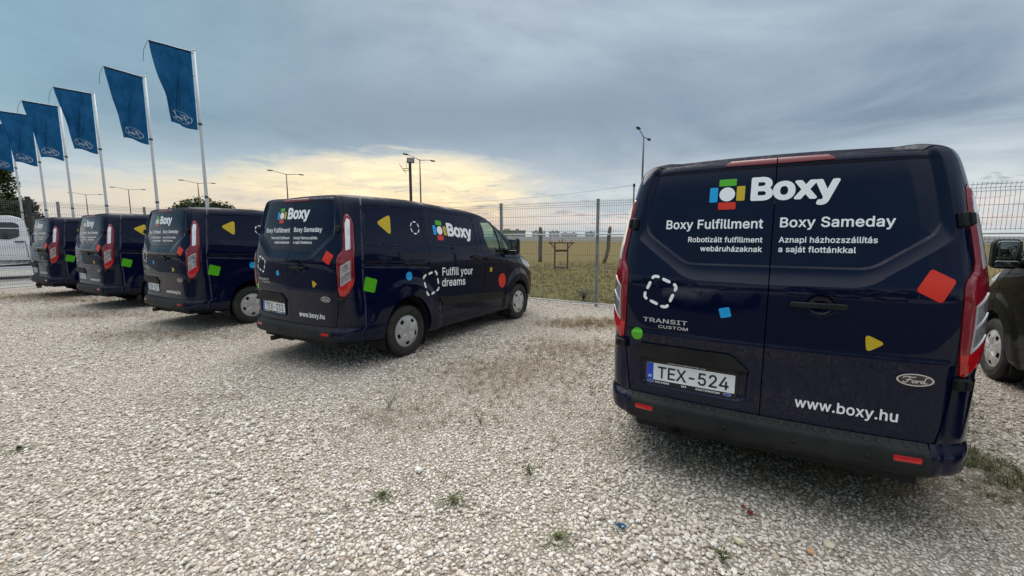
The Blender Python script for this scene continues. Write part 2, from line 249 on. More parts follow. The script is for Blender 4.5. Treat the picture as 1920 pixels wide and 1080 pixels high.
GLYPH_JSON = r'''{"h":{"B":[456,[[65,-36,262,-36,322,-28,356,-16,390,3,415,26,436,58,453,117,450,177,430,228,393,270,415,297,429,330,434,364,431,406,422,440,403,474,379,500,347,522,296,540,245,545,58,545,41,539,28,525,24,508,24,-2,30,-19,37,-27,50,-34],[169,93,161,100,163,194,271,193,296,182,315,160,318,126,308,109,296,101,262,94],[169,321,161,330,163,415,262,414,283,406,296,391,300,372,297,355,288,339,274,330,245,322]]],"o":[415,[[146,-36,185,-43,228,-43,270,-35,304,-22,338,1,369,32,390,66,407,109,416,160,416,211,408,262,393,304,366,347,338,376,304,398,262,414,219,420,177,418,134,408,100,392,66,366,43,338,22,304,7,262,0,219,-1,160,7,116,21,75,47,32,75,3,109,-20],[202,83,177,88,151,112,136,151,132,194,139,236,156,270,177,288,211,294,245,284,265,262,280,219,283,177,278,143,262,108,236,87]]],"x":[379,[[25,-36,95,-36,112,-29,189,82,257,-20,274,-34,359,-36,384,-24,394,-2,390,15,269,194,384,364,386,389,376,406,350,415,282,415,265,411,251,398,189,308,129,400,112,413,27,415,2,403,-7,381,-4,364,111,194,-12,15,-15,-2,-10,-19,2,-31]]],"y":[389,[[91,-181,134,-176,168,-161,202,-132,226,-96,406,371,403,397,389,410,372,415,304,415,279,404,194,182,119,388,109,405,92,414,15,415,-2,410,-14,397,-19,380,-15,363,124,-3,112,-37,100,-52,58,-50,34,-62,26,-79,12,-130,12,-147,22,-164,32,-171,58,-178]]]},"s":{".":[188,[[70,-15,90,-20,116,-17,135,-6,150,12,157,36,154,62,141,82,124,96,99,103,73,99,54,87,41,70,34,45,37,19,48,2]]],"3":[453,[[165,-17,237,-22,271,-17,305,-7,339,12,365,33,385,59,398,85,407,119,408,161,401,195,386,229,365,256,334,280,305,294,260,306,384,450,388,459,388,510,382,522,373,525,76,525,57,518,54,510,54,450,58,442,67,436,252,433,142,306,141,246,152,232,229,230,271,217,297,195,312,161,312,127,297,96,271,77,229,66,186,69,152,84,135,102,118,145,50,148,33,144,28,127,34,93,45,68,62,42,84,20,110,3]]],"A":[480,[[4,-10,23,-16,82,-16,97,-10,143,117,150,126,329,126,336,117,383,-10,397,-16,465,-16,475,-10,478,7,286,521,278,525,201,525,188,517,2,7],[184,215,179,219,181,228,235,389,244,383,300,219,295,215]]],"B":[456,[[48,-10,67,-16,254,-16,305,-11,339,-2,372,15,393,32,413,58,425,83,433,117,430,177,421,202,405,228,361,270,390,295,405,321,413,355,412,398,403,432,390,457,373,479,345,500,305,517,254,524,58,525,46,517,44,7],[143,73,143,214,254,215,279,211,313,194,333,168,339,143,336,117,322,94,305,83,262,74],[143,301,143,435,262,434,294,423,311,406,319,381,318,355,306,330,288,314,245,302]]],"C":[510,[[214,-17,268,-23,310,-19,353,-8,395,13,429,41,455,71,475,110,488,153,489,161,480,174,404,176,395,170,378,127,353,97,310,75,268,69,225,75,191,91,160,119,139,153,127,187,120,229,120,272,125,314,136,348,154,382,174,405,200,423,251,439,285,439,310,434,344,418,366,399,383,374,395,340,404,333,472,332,486,340,488,357,475,399,457,433,438,459,386,501,353,517,319,526,268,532,217,527,174,514,132,490,95,459,69,425,47,382,32,331,25,272,26,212,36,161,55,108,87,59,122,25,166,-1]]],"E":[419,[[48,-10,67,-16,373,-16,387,-10,391,-2,391,58,381,72,143,73,141,83,143,213,356,213,368,219,371,236,371,287,364,299,356,302,143,302,141,432,152,436,381,438,388,449,388,457,388,508,381,522,58,525,46,517,44,7]]],"F":[410,[[48,-10,58,-16,126,-16,135,-12,140,-2,143,205,347,205,356,208,362,219,362,279,359,287,347,294,142,296,141,432,152,436,373,436,381,442,385,457,385,508,383,517,373,524,58,525,46,517,44,7]]],"G":[520,[[214,-17,268,-23,310,-20,353,-9,395,11,429,38,455,68,478,110,490,153,494,255,489,267,472,272,285,272,269,263,267,195,276,184,387,183,397,178,388,144,370,113,349,93,319,77,293,71,259,69,208,82,168,110,139,153,127,187,120,229,120,272,125,314,136,348,154,382,174,405,200,424,251,439,285,439,310,433,336,422,361,400,380,374,395,340,404,333,472,333,487,340,489,357,476,399,457,433,438,459,410,484,378,505,344,519,310,528,259,531,208,525,166,511,123,485,89,453,63,416,41,365,29,314,24,255,28,195,40,144,63,93,89,56,123,24,166,-2]]],"I":[300,[[19,-10,29,-16,267,-16,276,-15,284,-5,282,66,267,73,199,75,199,432,208,436,267,436,280,440,285,449,285,508,276,523,29,525,17,517,15,457,20,440,29,436,97,436,102,423,102,83,97,73,29,73,18,66,15,7]]],"L":[393,[[48,-10,58,-16,356,-16,373,-11,377,-2,377,58,374,66,364,73,141,75,141,508,135,521,126,525,58,525,46,517,44,508,44,7]]],"M":[628,[[48,-10,58,-16,126,-15,138,-2,138,296,143,318,271,-4,279,-14,288,-16,339,-16,354,-10,358,-2,483,318,488,304,488,-2,500,-15,568,-16,580,-10,584,7,584,508,577,522,475,525,462,517,313,132,165,517,152,525,58,525,50,520,44,508,44,7]]],"N":[523,[[48,-10,58,-16,126,-16,135,-13,141,-2,140,347,143,357,375,-10,390,-16,466,-16,475,-10,479,7,479,508,475,520,466,524,398,525,390,522,383,508,381,151,150,517,135,525,58,525,46,517,44,7]]],"O":[533,[[214,-17,268,-23,319,-18,361,-5,400,17,438,49,465,85,487,127,502,178,509,238,507,297,495,357,474,408,446,450,410,484,369,510,319,526,268,532,217,527,174,514,132,490,96,459,70,425,47,382,32,331,25,272,26,212,36,161,55,109,87,59,122,25,166,-1],[225,75,200,86,174,104,154,127,135,161,120,229,124,306,144,365,161,391,183,412,208,427,234,436,268,440,293,437,327,427,353,411,373,391,394,357,406,323,413,280,414,238,409,195,385,136,366,110,344,92,319,78,285,70,251,70]]],"R":[449,[[48,-10,67,-16,126,-16,137,-10,140,-2,141,177,152,182,237,181,339,-7,347,-15,424,-16,441,-9,442,7,338,202,376,228,403,262,420,304,425,347,420,398,405,440,381,473,347,499,305,517,254,524,58,525,46,517,44,7],[143,272,143,435,262,434,294,423,314,406,328,372,328,338,322,312,305,290,279,277,254,272]]],"S":[447,[[166,-19,206,-24,257,-23,300,-15,334,-2,368,19,393,46,411,74,421,108,424,151,418,185,402,216,376,244,317,279,172,324,147,341,132,363,135,397,155,423,189,438,223,442,266,437,295,423,311,406,323,372,334,362,402,362,410,365,417,380,411,414,401,440,385,465,359,490,334,507,274,527,232,531,189,529,155,521,121,508,94,491,68,465,51,440,39,406,36,372,42,329,54,304,79,274,109,253,147,235,291,189,317,172,328,151,325,117,307,91,274,73,223,65,181,71,147,88,129,108,119,142,113,150,36,152,28,148,22,134,28,100,42,66,59,40,104,3]]],"T":[449,[[181,-10,191,-16,259,-16,269,-10,273,-2,273,432,276,435,412,436,427,440,433,449,433,508,431,517,421,524,30,525,18,517,16,449,21,440,30,436,166,436,177,432,177,7]]],"U":[517,[[203,-19,245,-24,288,-23,356,-6,390,12,415,32,453,83,466,117,473,160,473,508,466,522,390,524,379,517,377,177,372,143,356,110,330,86,296,72,262,68,220,72,186,88,160,112,145,143,140,177,138,517,126,525,118,525,58,525,46,517,44,177,51,117,69,75,103,32,152,-1]]],"Y":[472,[[192,-10,210,-16,269,-16,280,-10,284,-2,284,202,468,500,471,508,465,521,448,525,380,525,371,521,235,301,99,522,14,525,3,517,3,500,187,202,188,-2]]],"Z":[438,[[30,-10,47,-16,395,-16,411,-10,415,-2,415,58,413,66,404,72,150,75,412,457,413,508,404,523,38,525,26,517,25,449,30,440,38,436,276,436,287,432,30,58,26,41,26,-2]]],"a":[389,[[115,-19,156,-24,198,-21,232,-9,258,8,265,-11,275,-16,343,-15,353,-2,353,253,348,295,335,329,317,355,297,372,266,388,232,397,190,400,147,396,113,385,79,367,56,346,37,321,26,295,28,282,37,276,105,259,130,291,147,304,173,313,207,314,241,303,257,278,259,253,249,246,147,231,96,219,54,197,24,159,14,108,18,74,27,49,44,23,62,6,88,-10],[139,66,122,75,110,91,109,117,121,134,164,150,258,163,256,117,249,100,232,81,215,70,190,63,164,62]]],"b":[424,[[186,-19,238,-24,289,-14,331,9,362,41,390,92,403,143,406,202,398,262,382,304,357,343,324,372,291,389,255,399,204,399,170,390,136,367,130,381,127,517,119,524,51,525,39,517,37,508,37,-2,40,-10,51,-16,110,-16,124,-10,129,7,136,10,161,-8],[195,66,165,83,142,117,130,168,132,228,146,270,170,298,204,312,238,312,272,297,298,262,311,211,309,151,295,109,272,80,238,64]]],"d":[424,[[151,-19,194,-24,236,-19,270,-4,296,17,301,-10,313,-16,372,-16,381,-13,388,-2,388,508,381,522,313,525,297,517,293,372,287,369,253,390,219,399,177,399,143,393,109,377,80,355,52,321,35,287,23,245,18,194,21,143,34,92,56,49,83,18,117,-6],[185,65,151,81,126,117,113,168,114,219,126,262,151,296,177,310,219,313,253,300,279,270,294,219,294,160,283,117,260,83,228,66]]],"e":[404,[[162,-19,194,-23,236,-23,296,-7,321,7,350,32,368,58,379,83,381,93,372,105,304,121,295,117,281,92,262,74,228,63,194,63,168,71,151,81,134,98,123,117,115,143,117,153,372,153,384,160,387,194,383,245,372,287,355,321,336,347,305,372,279,386,245,396,211,400,168,397,134,387,100,368,75,346,50,313,33,279,24,245,19,202,20,151,29,109,43,75,65,41,92,15,126,-6],[117,241,127,270,149,296,177,310,202,314,236,309,259,296,279,271,289,245,287,239,279,237,126,237]]],"f":[254,[[69,-10,81,-16,141,-16,153,-10,158,-2,158,304,166,311,234,312,243,321,244,330,244,381,241,389,226,395,158,398,159,432,166,449,175,455,200,458,226,453,238,457,258,517,252,534,243,538,209,545,175,545,141,538,115,526,90,504,72,474,66,449,64,397,5,395,-6,389,-9,381,-10,330,-4,315,5,311,56,311,65,304,65,7]]],"h":[410,[[41,-10,51,-16,110,-16,119,-15,127,-8,132,253,142,279,157,296,178,308,204,313,229,311,255,299,266,287,277,262,280,-2,284,-10,297,-16,357,-16,365,-14,373,-2,373,253,369,287,357,325,340,352,319,372,297,385,263,397,229,400,195,397,161,386,136,369,132,372,130,508,128,517,119,524,51,525,39,517,37,508,37,7]]],"i":[167,[[41,-10,56,-16,116,-16,126,-10,130,-2,130,381,126,389,116,395,48,395,37,381,37,7],[60,432,82,427,107,431,124,443,136,457,142,474,140,500,124,524,107,535,90,539,65,537,44,525,31,508,26,491,28,466,39,447]]],"j":[167,[[-22,-153,-12,-159,22,-158,73,-143,107,-112,126,-68,130,-34,130,374,125,391,116,395,48,394,37,382,36,-43,29,-60,22,-66,-12,-71,-22,-77,-26,-85,-26,-136],[56,433,73,428,99,429,116,436,133,453,140,467,141,493,133,514,116,530,90,539,65,537,46,527,32,510,26,493,27,467,39,447]]],"k":[381,[[41,-10,59,-16,110,-16,126,-10,130,-2,131,134,153,154,289,-15,374,-16,382,-12,388,-2,382,13,226,211,226,219,374,371,374,388,357,395,280,395,136,250,130,262,130,508,128,517,119,524,51,525,39,517,37,508,37,7]]],"l":[189,[[99,-13,127,-18,170,-16,187,-12,195,-4,197,4,182,64,170,70,136,70,131,81,129,514,119,524,51,525,42,520,37,506,37,72,42,47,53,21,76,-2]]],"m":[610,[[41,-10,51,-16,110,-16,119,-15,127,-8,132,262,138,279,153,297,170,308,195,314,221,311,238,303,252,287,257,270,258,-2,262,-10,280,-16,340,-15,347,-10,351,-2,352,262,362,287,374,300,391,310,416,314,442,311,459,303,473,287,478,270,480,-2,484,-10,501,-16,561,-16,569,-10,573,7,572,270,565,313,548,347,527,371,510,383,484,395,450,402,416,401,382,393,348,375,323,351,314,354,280,386,238,401,185,398,161,389,136,372,119,394,51,395,42,391,37,372,37,7]]],"n":[410,[[41,-10,51,-16,110,-16,119,-15,127,-8,132,253,142,279,161,299,187,310,212,313,238,309,255,299,266,287,277,262,280,-2,284,-10,297,-16,357,-16,369,-10,373,7,370,279,362,313,349,338,314,375,280,392,238,400,204,399,178,393,136,369,129,372,124,389,119,394,51,395,40,389,37,381,37,7]]],"o":[415,[[160,-19,194,-24,236,-22,270,-14,304,1,334,24,356,49,376,83,390,126,396,168,395,219,387,262,372,301,347,338,321,363,287,384,253,395,219,400,177,398,143,390,107,372,76,347,55,321,37,287,24,245,18,202,20,151,29,109,43,75,66,41,92,15,126,-7],[185,65,151,82,126,117,113,168,115,219,127,262,153,296,185,312,228,312,262,296,288,262,302,211,300,151,286,109,262,80,228,64]]],"p":[424,[[41,-153,51,-159,110,-159,119,-158,127,-151,130,0,136,10,162,-9,195,-21,229,-24,272,-19,306,-7,340,16,364,42,382,73,398,119,405,161,405,221,397,263,385,297,365,332,340,360,306,383,272,395,229,400,178,393,136,367,128,374,123,391,110,395,51,395,42,391,37,382,37,-136],[195,66,163,85,141,119,129,170,132,229,147,272,170,298,204,312,238,312,272,297,298,263,311,212,309,153,295,110,272,80,238,64]]],"r":[259,[[41,-10,51,-16,110,-16,119,-15,127,-8,130,236,133,262,149,287,170,302,204,310,246,307,256,313,259,321,259,381,258,389,251,398,221,401,187,398,161,390,136,375,119,394,110,395,51,395,40,389,37,381,37,7]]],"s":[365,[[131,-19,204,-23,263,-9,289,4,314,24,333,49,343,75,347,100,344,134,334,160,314,186,292,202,263,216,153,245,136,255,125,270,126,287,141,304,161,313,187,317,212,314,229,306,263,262,335,279,340,287,336,304,325,330,306,355,273,381,238,395,170,400,110,386,85,372,59,349,45,330,35,304,31,279,34,245,44,219,64,194,87,177,119,162,229,133,246,120,251,109,250,92,238,77,212,65,187,62,153,65,131,75,119,88,102,120,85,121,25,106,20,92,24,75,35,49,51,27,85,-1]]],"t":[227,[[126,-15,158,-20,200,-18,226,-8,229,2,215,62,200,69,166,66,150,70,144,79,142,96,144,308,209,312,216,317,220,325,220,376,217,388,209,395,149,395,142,402,142,470,140,478,132,486,64,487,56,484,49,470,47,398,5,395,-8,385,-9,325,-6,317,5,311,49,308,49,96,52,62,61,36,80,11,98,-3]]],"u":[410,[[139,-16,178,-21,212,-18,246,-8,280,14,284,-7,297,-16,357,-16,371,-7,373,375,372,384,365,393,297,395,289,393,281,384,280,154,276,120,263,95,246,79,229,71,204,66,178,69,158,78,142,95,132,120,129,384,122,392,110,395,51,395,37,384,37,137,42,86,54,52,76,21,102,0]]],"w":[567,[[126,-10,140,-16,199,-16,211,-10,284,240,357,-10,369,-16,429,-16,441,-10,559,372,561,381,556,390,548,395,480,395,468,389,403,161,395,150,333,381,327,392,318,395,250,395,239,389,174,153,165,157,100,389,89,395,21,395,12,391,7,381,8,372]]],"x":[379,[[9,-10,27,-16,95,-15,104,-10,189,122,275,-10,291,-16,359,-16,370,-10,372,7,245,194,366,372,364,389,350,395,274,393,189,269,112,389,104,395,36,395,16,389,15,372,135,194,6,7]]],"y":[389,[[48,-156,100,-161,143,-152,177,-130,204,-96,386,371,387,380,381,392,372,395,304,395,292,388,194,120,97,388,83,395,15,395,4,388,3,371,145,-3,130,-45,117,-64,100,-73,58,-70,47,-79,31,-139,34,-147]]],"z":[380,[[30,-10,48,-16,337,-16,350,-10,355,-2,355,58,346,71,157,75,345,321,349,372,345,389,329,395,48,395,35,389,32,381,32,321,40,309,222,304,31,58,26,41,26,-2]]],"Á":[480,[[4,-10,23,-16,82,-16,97,-10,143,117,150,126,329,126,336,117,383,-10,397,-16,465,-16,475,-10,478,7,286,521,278,525,201,525,188,517,2,7],[184,215,179,219,181,228,235,389,244,383,300,219,295,215],[199,551,210,542,269,544,343,653,340,670,329,675,252,672,199,568]]],"á":[389,[[115,-19,156,-24,198,-21,232,-9,258,8,265,-11,275,-16,343,-15,353,-2,353,253,348,295,335,329,317,355,297,372,266,388,232,397,190,400,147,396,113,385,79,367,56,346,37,321,26,295,28,282,37,276,105,259,130,291,147,304,173,313,207,314,241,303,257,278,259,253,249,246,147,231,96,219,54,197,24,159,14,108,18,74,27,49,44,23,62,6,88,-10],[139,66,122,75,110,91,109,117,121,134,164,150,258,163,256,117,249,100,232,81,215,70,190,63,164,62],[155,414,215,413,224,418,292,521,294,533,287,542,215,545,198,540,146,431,147,423]]],"í":[167,[[41,-10,51,-16,110,-16,126,-10,130,-2,130,381,119,394,51,395,40,389,37,381,37,7],[50,415,110,413,119,418,187,522,188,534,182,542,110,545,93,540,41,432,42,423]]],"ó":[415,[[160,-19,194,-24,236,-22,270,-14,304,1,334,24,356,49,376,83,390,126,396,168,395,219,387,262,372,301,347,338,321,363,287,384,253,395,219,400,177,398,143,390,107,372,76,347,55,321,37,287,24,245,18,202,20,151,29,109,43,75,66,41,92,15,126,-7],[185,65,151,82,126,117,113,168,115,219,127,262,153,296,185,312,228,312,262,296,288,262,302,211,300,151,286,109,262,80,228,64],[174,415,228,413,236,414,245,421,312,525,312,534,306,542,236,545,219,542,165,432,166,423]]]},"p":{"-":[453,[[111,177,342,178,348,186,348,245,342,254,333,255,112,255,103,245,103,186]]],"0":[453,[[214,-17,258,-15,292,-6,326,13,357,42,384,85,400,127,411,178,416,229,415,297,408,348,394,399,374,442,349,476,318,502,284,518,241,526,199,525,156,513,123,493,97,467,71,427,53,382,42,331,37,280,38,212,45,161,58,110,78,68,103,34,134,8,173,-10],[199,65,177,76,160,93,135,144,122,212,122,297,135,365,156,410,173,429,190,441,233,448,258,443,275,433,299,408,312,382,329,314,331,212,319,144,292,92,275,76,250,63,224,61]]],"1":[453,[[74,-10,389,-11,402,-2,401,58,397,63,287,66,287,508,278,519,193,518,76,432,75,355,83,347,91,348,193,423,201,415,201,75,193,66,74,65,66,58,65,49,66,-2]]],"2":[453,[[61,-10,385,-11,393,-10,400,-2,400,58,393,67,189,68,181,75,334,238,368,287,386,330,391,389,376,440,344,483,300,512,266,522,232,526,198,525,164,517,130,501,105,483,83,457,68,432,55,381,55,364,62,352,130,351,138,364,144,398,159,423,181,439,215,448,249,446,283,430,302,406,309,372,300,330,274,290,58,58,53,49,53,-2]]],"3":[453,[[202,-17,271,-12,322,7,366,42,384,68,396,93,403,127,403,161,396,195,380,229,359,255,331,276,305,289,250,306,382,456,383,510,373,520,76,520,65,518,59,510,59,450,67,441,246,441,254,441,260,433,148,306,146,246,152,237,220,236,254,230,280,218,297,204,312,178,318,153,315,119,301,93,280,75,254,65,229,61,195,63,169,70,144,85,127,108,119,136,110,143,42,143,33,136,35,110,46,76,62,51,84,27,135,-3]]],"4":[453,[[281,-10,344,-11,352,-5,355,92,420,97,424,109,424,160,422,168,412,174,355,177,353,321,344,328,284,329,271,321,271,185,267,174,131,174,128,177,322,508,318,517,310,520,250,520,242,518,234,508,33,168,29,160,29,109,30,100,38,95,267,94,271,83,271,-2]]],"5":[453,[[207,-17,245,-17,287,-7,321,10,355,39,377,68,392,102,401,144,401,187,391,229,372,268,347,299,313,324,279,338,236,344,194,341,151,326,148,331,160,435,168,441,372,443,377,450,377,510,371,518,100,520,92,519,85,510,56,255,59,246,66,242,126,235,185,262,219,266,245,263,270,252,288,238,306,212,314,187,315,144,304,109,279,79,245,63,202,62,168,76,143,102,132,136,126,141,58,141,50,136,51,110,58,85,70,59,92,32,117,12,143,-2,177,-13]]],"6":[453,[[212,-17,274,-12,308,1,333,17,359,41,376,65,396,119,400,161,395,204,383,238,361,272,334,296,300,314,266,323,215,326,213,331,330,501,333,510,325,519,249,519,240,510,102,306,74,255,57,204,53,161,57,119,67,85,87,51,113,22,147,0,181,-12],[189,67,164,85,142,119,136,153,142,195,163,229,189,247,223,254,257,249,289,229,308,201,316,161,310,119,291,87,265,68,232,60]]],"7":[453,[[94,-10,162,-11,171,-9,176,-2,399,440,402,508,398,517,383,520,69,520,55,517,51,508,51,457,52,449,60,441,307,440,88,7,86,-2]]],"8":[453,[[210,-17,254,-16,288,-10,322,2,348,17,373,38,395,68,406,93,412,127,408,170,395,204,371,238,338,263,338,272,373,309,389,348,392,391,383,433,356,474,323,501,279,520,237,526,186,523,135,505,97,476,73,442,61,399,63,348,81,306,114,272,115,263,84,240,62,212,47,178,41,144,43,110,50,85,63,59,84,33,109,13,143,-4],[186,65,152,82,132,110,128,153,143,189,173,212,211,223,256,221,296,201,316,178,325,153,323,119,310,93,288,74,262,64,220,60],[194,305,165,323,148,348,144,382,155,416,177,437,211,448,245,447,279,434,297,416,307,391,306,357,296,334,279,316,254,304,220,301]]],"9":[453,[[128,-10,198,-11,206,-9,212,-2,350,202,377,253,393,296,400,338,398,372,392,406,377,440,359,467,334,491,307,508,274,521,240,526,206,525,172,519,145,508,118,491,92,466,74,440,60,406,53,364,56,313,66,279,87,243,121,211,155,194,198,185,241,185,239,177,122,7,120,-2],[198,259,165,279,146,304,136,347,142,389,163,423,189,442,223,449,257,444,290,423,308,395,316,355,310,313,291,281,266,263,232,255]]],"E":[419,[[57,-10,373,-11,381,-9,386,-2,386,58,381,66,143,68,136,75,136,83,136,211,143,218,356,218,366,228,366,287,356,297,143,297,136,304,136,432,140,440,373,441,383,449,383,508,380,517,364,520,67,520,53,517,49,508,49,7,49,-2]]],"H":[517,[[57,-10,126,-11,135,-2,136,211,138,219,143,221,381,219,381,-2,389,-10,398,-11,458,-11,466,-5,468,508,464,517,458,520,390,519,381,508,381,304,373,300,143,300,136,304,135,511,126,520,53,517,49,508,49,7,49,-2]]],"T":[449,[[190,-10,259,-11,268,-2,268,440,421,442,427,449,428,457,428,508,421,519,38,520,30,520,21,510,21,449,30,441,174,441,182,432,182,7,182,-2]]],"X":[474,[[15,-10,93,-11,101,-5,237,195,373,-6,382,-11,458,-11,467,-2,465,7,289,262,453,500,457,508,453,517,373,520,365,515,237,327,112,517,101,520,22,517,18,508,22,500,186,262,9,7,7,-2]]]}}'''
# ------------------------------------------------------------------ object helpers
def tag(o, label=None, cat=None, group=None, kind=None):
    for k, v in (('label', label), ('category', cat), ('group', group), ('kind', kind)):
        if v: o[k] = v
    return o
def link(name, data, parent=None):
    o = bpy.data.objects.new(name, data); COL.objects.link(o)
    if parent: o.parent = parent
    return o
def empty(name, loc=(0, 0, 0), rz=0):
    o = link(name, None); o.location = loc; o.rotation_euler = (0, 0, rz); o.empty_display_size = .2; return o
def kids(o): return [c for c in COL.objects if c.parent == o]
def copy_tree(o, parent=None, cmap=None):
    c = o.copy(); COL.objects.link(c)
    if parent is not None: c.parent = parent
    for ch in CH.get(o.name, ()): copy_tree(ch, c)
    return c
CH = {}
def index_children():
    CH.clear()
    for o in COL.objects:
        if o.parent: CH.setdefault(o.parent.name, []).append(o)
class MB:
    def __init__(s): s.v = []; s.f = []; s.mi = []; s.sm = []
    def add(s, vs, fs, mi=0, smooth=False):
        b = len(s.v); s.v += [tuple(p) for p in vs]; s.f += [tuple(b+i for i in f) for f in fs]
        s.mi += [mi]*len(fs); s.sm += [smooth]*len(fs); return s
    def box(s, c, size, rot=None, mi=0):
        hx, hy, hz = [q/2 for q in size]
        vs = [Vector((sx*hx, sy*hy, sz*hz)) for sx in (-1, 1) for sy in (-1, 1) for sz in (-1, 1)]
        if rot is not None: vs = [rot @ v for v in vs]
        vs = [v+Vector(c) for v in vs]
        return s.add(vs, [(0, 1, 3, 2), (4, 6, 7, 5), (0, 4, 5, 1), (2, 3, 7, 6), (0, 2, 6, 4), (1, 5, 7, 3)], mi)
    def rbox(s, c, size, r, rot=None, mi=0, axis=2, n=3):
        """box with rounded vertical edges (about 'axis') and a small chamfer on the caps"""
        a, b = [i for i in range(3) if i != axis]
        ha, hb, hc = size[a]/2, size[b]/2, size[axis]/2
        ring = []
        for (sa, sb, t0) in ((1, 1, 0), (-1, 1, 90), (-1, -1, 180), (1, -1, 270)):
            for k in range(n+1):
                th = R(t0+90*k/n); ring.append((sa*(ha-r)+r*math.cos(th), sb*(hb-r)+r*math.sin(th)))
        ch = min(r*.5, hc*.4); vs = []; fs = []; N = len(ring)
        for (h, ins) in ((-hc, ch), (-hc+ch, 0), (hc-ch, 0), (hc, ch)):
            for (p, q) in ring:
                v = [0, 0, 0]; v[a] = p*(1-ins/ha); v[b] = q*(1-ins/hb); v[axis] = h; vs.append(Vector(v))
        for k in range(3):
            for i in range(N):
                j = (i+1) % N; fs.append((k*N+i, k*N+j, (k+1)*N+j, (k+1)*N+i))
        fs.append(tuple(range(N))[::-1]); fs.append(tuple(3*N+i for i in range(N)))
        if axis == 1: fs = [f[::-1] for f in fs]
        if rot is not None: vs = [rot @ v for v in vs]
        return s.add([v+Vector(c) for v in vs], fs, mi)
    def tube(s, pts, rad, n=6, mi=0, cap=True, smooth=True):
        pts = [Vector(p) for p in pts]; rad = rad if hasattr(rad, '__len__') else [rad]*len(pts)
        vs = []; fs = []; up = None
        for i, p in enumerate(pts):
            t = (pts[min(i+1, len(pts)-1)]-pts[max(i-1, 0)]).normalized()
            if up is None: up = t.orthogonal().normalized()
            up = (up-t*up.dot(t)).normalized(); w = t.cross(up)
            for k in range(n):
                a = 2*math.pi*k/n; vs.append(p+(up*math.cos(a)+w*math.sin(a))*rad[i])
        for i in range(len(pts)-1):
            for k in range(n): fs.append((i*n+k, i*n+(k+1) % n, (i+1)*n+(k+1) % n, (i+1)*n+k))
        if cap: fs.append(tuple(range(n))[::-1]); fs.append(tuple((len(pts)-1)*n+k for k in range(n)))
        return s.add(vs, fs, mi, smooth)
    def lathe_x(s, prof, n=40, mi=0, cx=0, cy=0, cz=0, smooth=True, closed=False):
        vs = []; fs = []; m = len(prof)
        for k in range(n):
            a = 2*math.pi*k/n
            for (xx, r) in prof: vs.append((cx+xx, cy+r*math.cos(a), cz+r*math.sin(a)))
        for k in range(n):
            j = (k+1) % n
            for i in range(m-1 if not closed else m):
                i2 = (i+1) % m
                fs.append((k*m+i, k*m+i2, j*m+i2, j*m+i))
        return s.add(vs, fs, mi, smooth)
    def prism(s, poly, origin, u, v, n, depth, mi=0):
        """extrude a 2D polygon (ccw in u,v) from n=0 to n=depth"""
        o = Vector(origin); u = Vector(u); v = Vector(v); n = Vector(n); N = len(poly)
        vs = [o+u*a+v*b for a, b in poly]+[o+u*a+v*b+n*depth for a, b in poly]
        fs = [tuple(range(N))[::-1], tuple(range(N, 2*N))]+[(i, (i+1) % N, N+(i+1) % N, N+i) for i in range(N)]
        return s.add(vs, fs, mi)
    def mesh(s, name, mats):
        me = bpy.data.meshes.new(name); me.from_pydata(s.v, [], s.f)
        for m in (mats if isinstance(mats, (list, tuple)) else [mats]): me.materials.append(m)
        me.polygons.foreach_set('material_index', s.mi); me.polygons.foreach_set('use_smooth', s.sm)
        me.update(); return me
    def obj(s, name, mats, parent=None): return link(name, s.mesh(name, mats), parent)

# ------------------------------------------------------------------ lettering
GLY = json.loads(GLYPH_JSON)
for k in GLY:
    for c, (adv, loops) in list(GLY[k].items()):
        GLY[k][c] = (adv/1000, [[(l[i]/1000, l[i+1]/1000) for i in range(0, len(l), 2)] for l in loops])
_TESS = {}
def glyph_tess(k, c):
    if (k, c) not in _TESS:
        loops = GLY[k][c][1]
        # keep each outer contour with the holes inside it
        def area(l): return sum(l[i][0]*l[(i+1) % len(l)][1]-l[(i+1) % len(l)][0]*l[i][1] for i in range(len(l)))/2
        outs = [l for l in loops if area(l) > 0]; holes = [l for l in loops if area(l) <= 0]
        def inside(p, l):
            r = False
            for i in range(len(l)):
                a, b = l[i], l[(i+1) % len(l)]
                if (a[1] > p[1]) != (b[1] > p[1]) and p[0] < (b[0]-a[0])*(p[1]-a[1])/(b[1]-a[1])+a[0]: r = not r
            return r
        V = []; F = []
        from mathutils.geometry import tessellate_polygon
        for o in outs:
            ls = [o]+[h for h in holes if inside(h[0], o)]
            b = len(V); V += [p for l in ls for p in l]
            F += [tuple(b+i for i in t) for t in tessellate_polygon([[Vector((x, y, 0)) for x, y in l] for l in ls])]
        G = []
        for f in F:
            a, b2, c2 = [V[i] for i in f]
            ar = (b2[0]-a[0])*(c2[1]-a[1])-(b2[1]-a[1])*(c2[0]-a[0])
            if abs(ar) > 1e-9: G.append(f if ar > 0 else f[::-1])
        _TESS[(k, c)] = (V, G)
    return _TESS[(k, c)]
def text2d(s, k, track=0.0):
    """2D triangles of a string; returns verts, faces, scaled so that x runs 0..1 over the ink and cap height is stored"""
    V = []; F = []; x = 0
    for c in s:
        if c == ' ': x += .20+track; continue
        v, f = glyph_tess(k, c); b = len(V)
        V += [(p[0]+x, p[1]) for p in v]; F += [tuple(b+i for i in t) for t in f]
        x += GLY[k][c][0]+track
    V = np.array(V); x0, x1 = V[:, 0].min(), V[:, 0].max()
    V[:, 0] = (V[:, 0]-x0)/(x1-x0)
    return V, F, x1-x0
CAP = {k: max(p[1] for l in GLY[k][c][1] for p in l) for k, c in (('h', 'B'), ('s', 'B'), ('p', 'E'))}
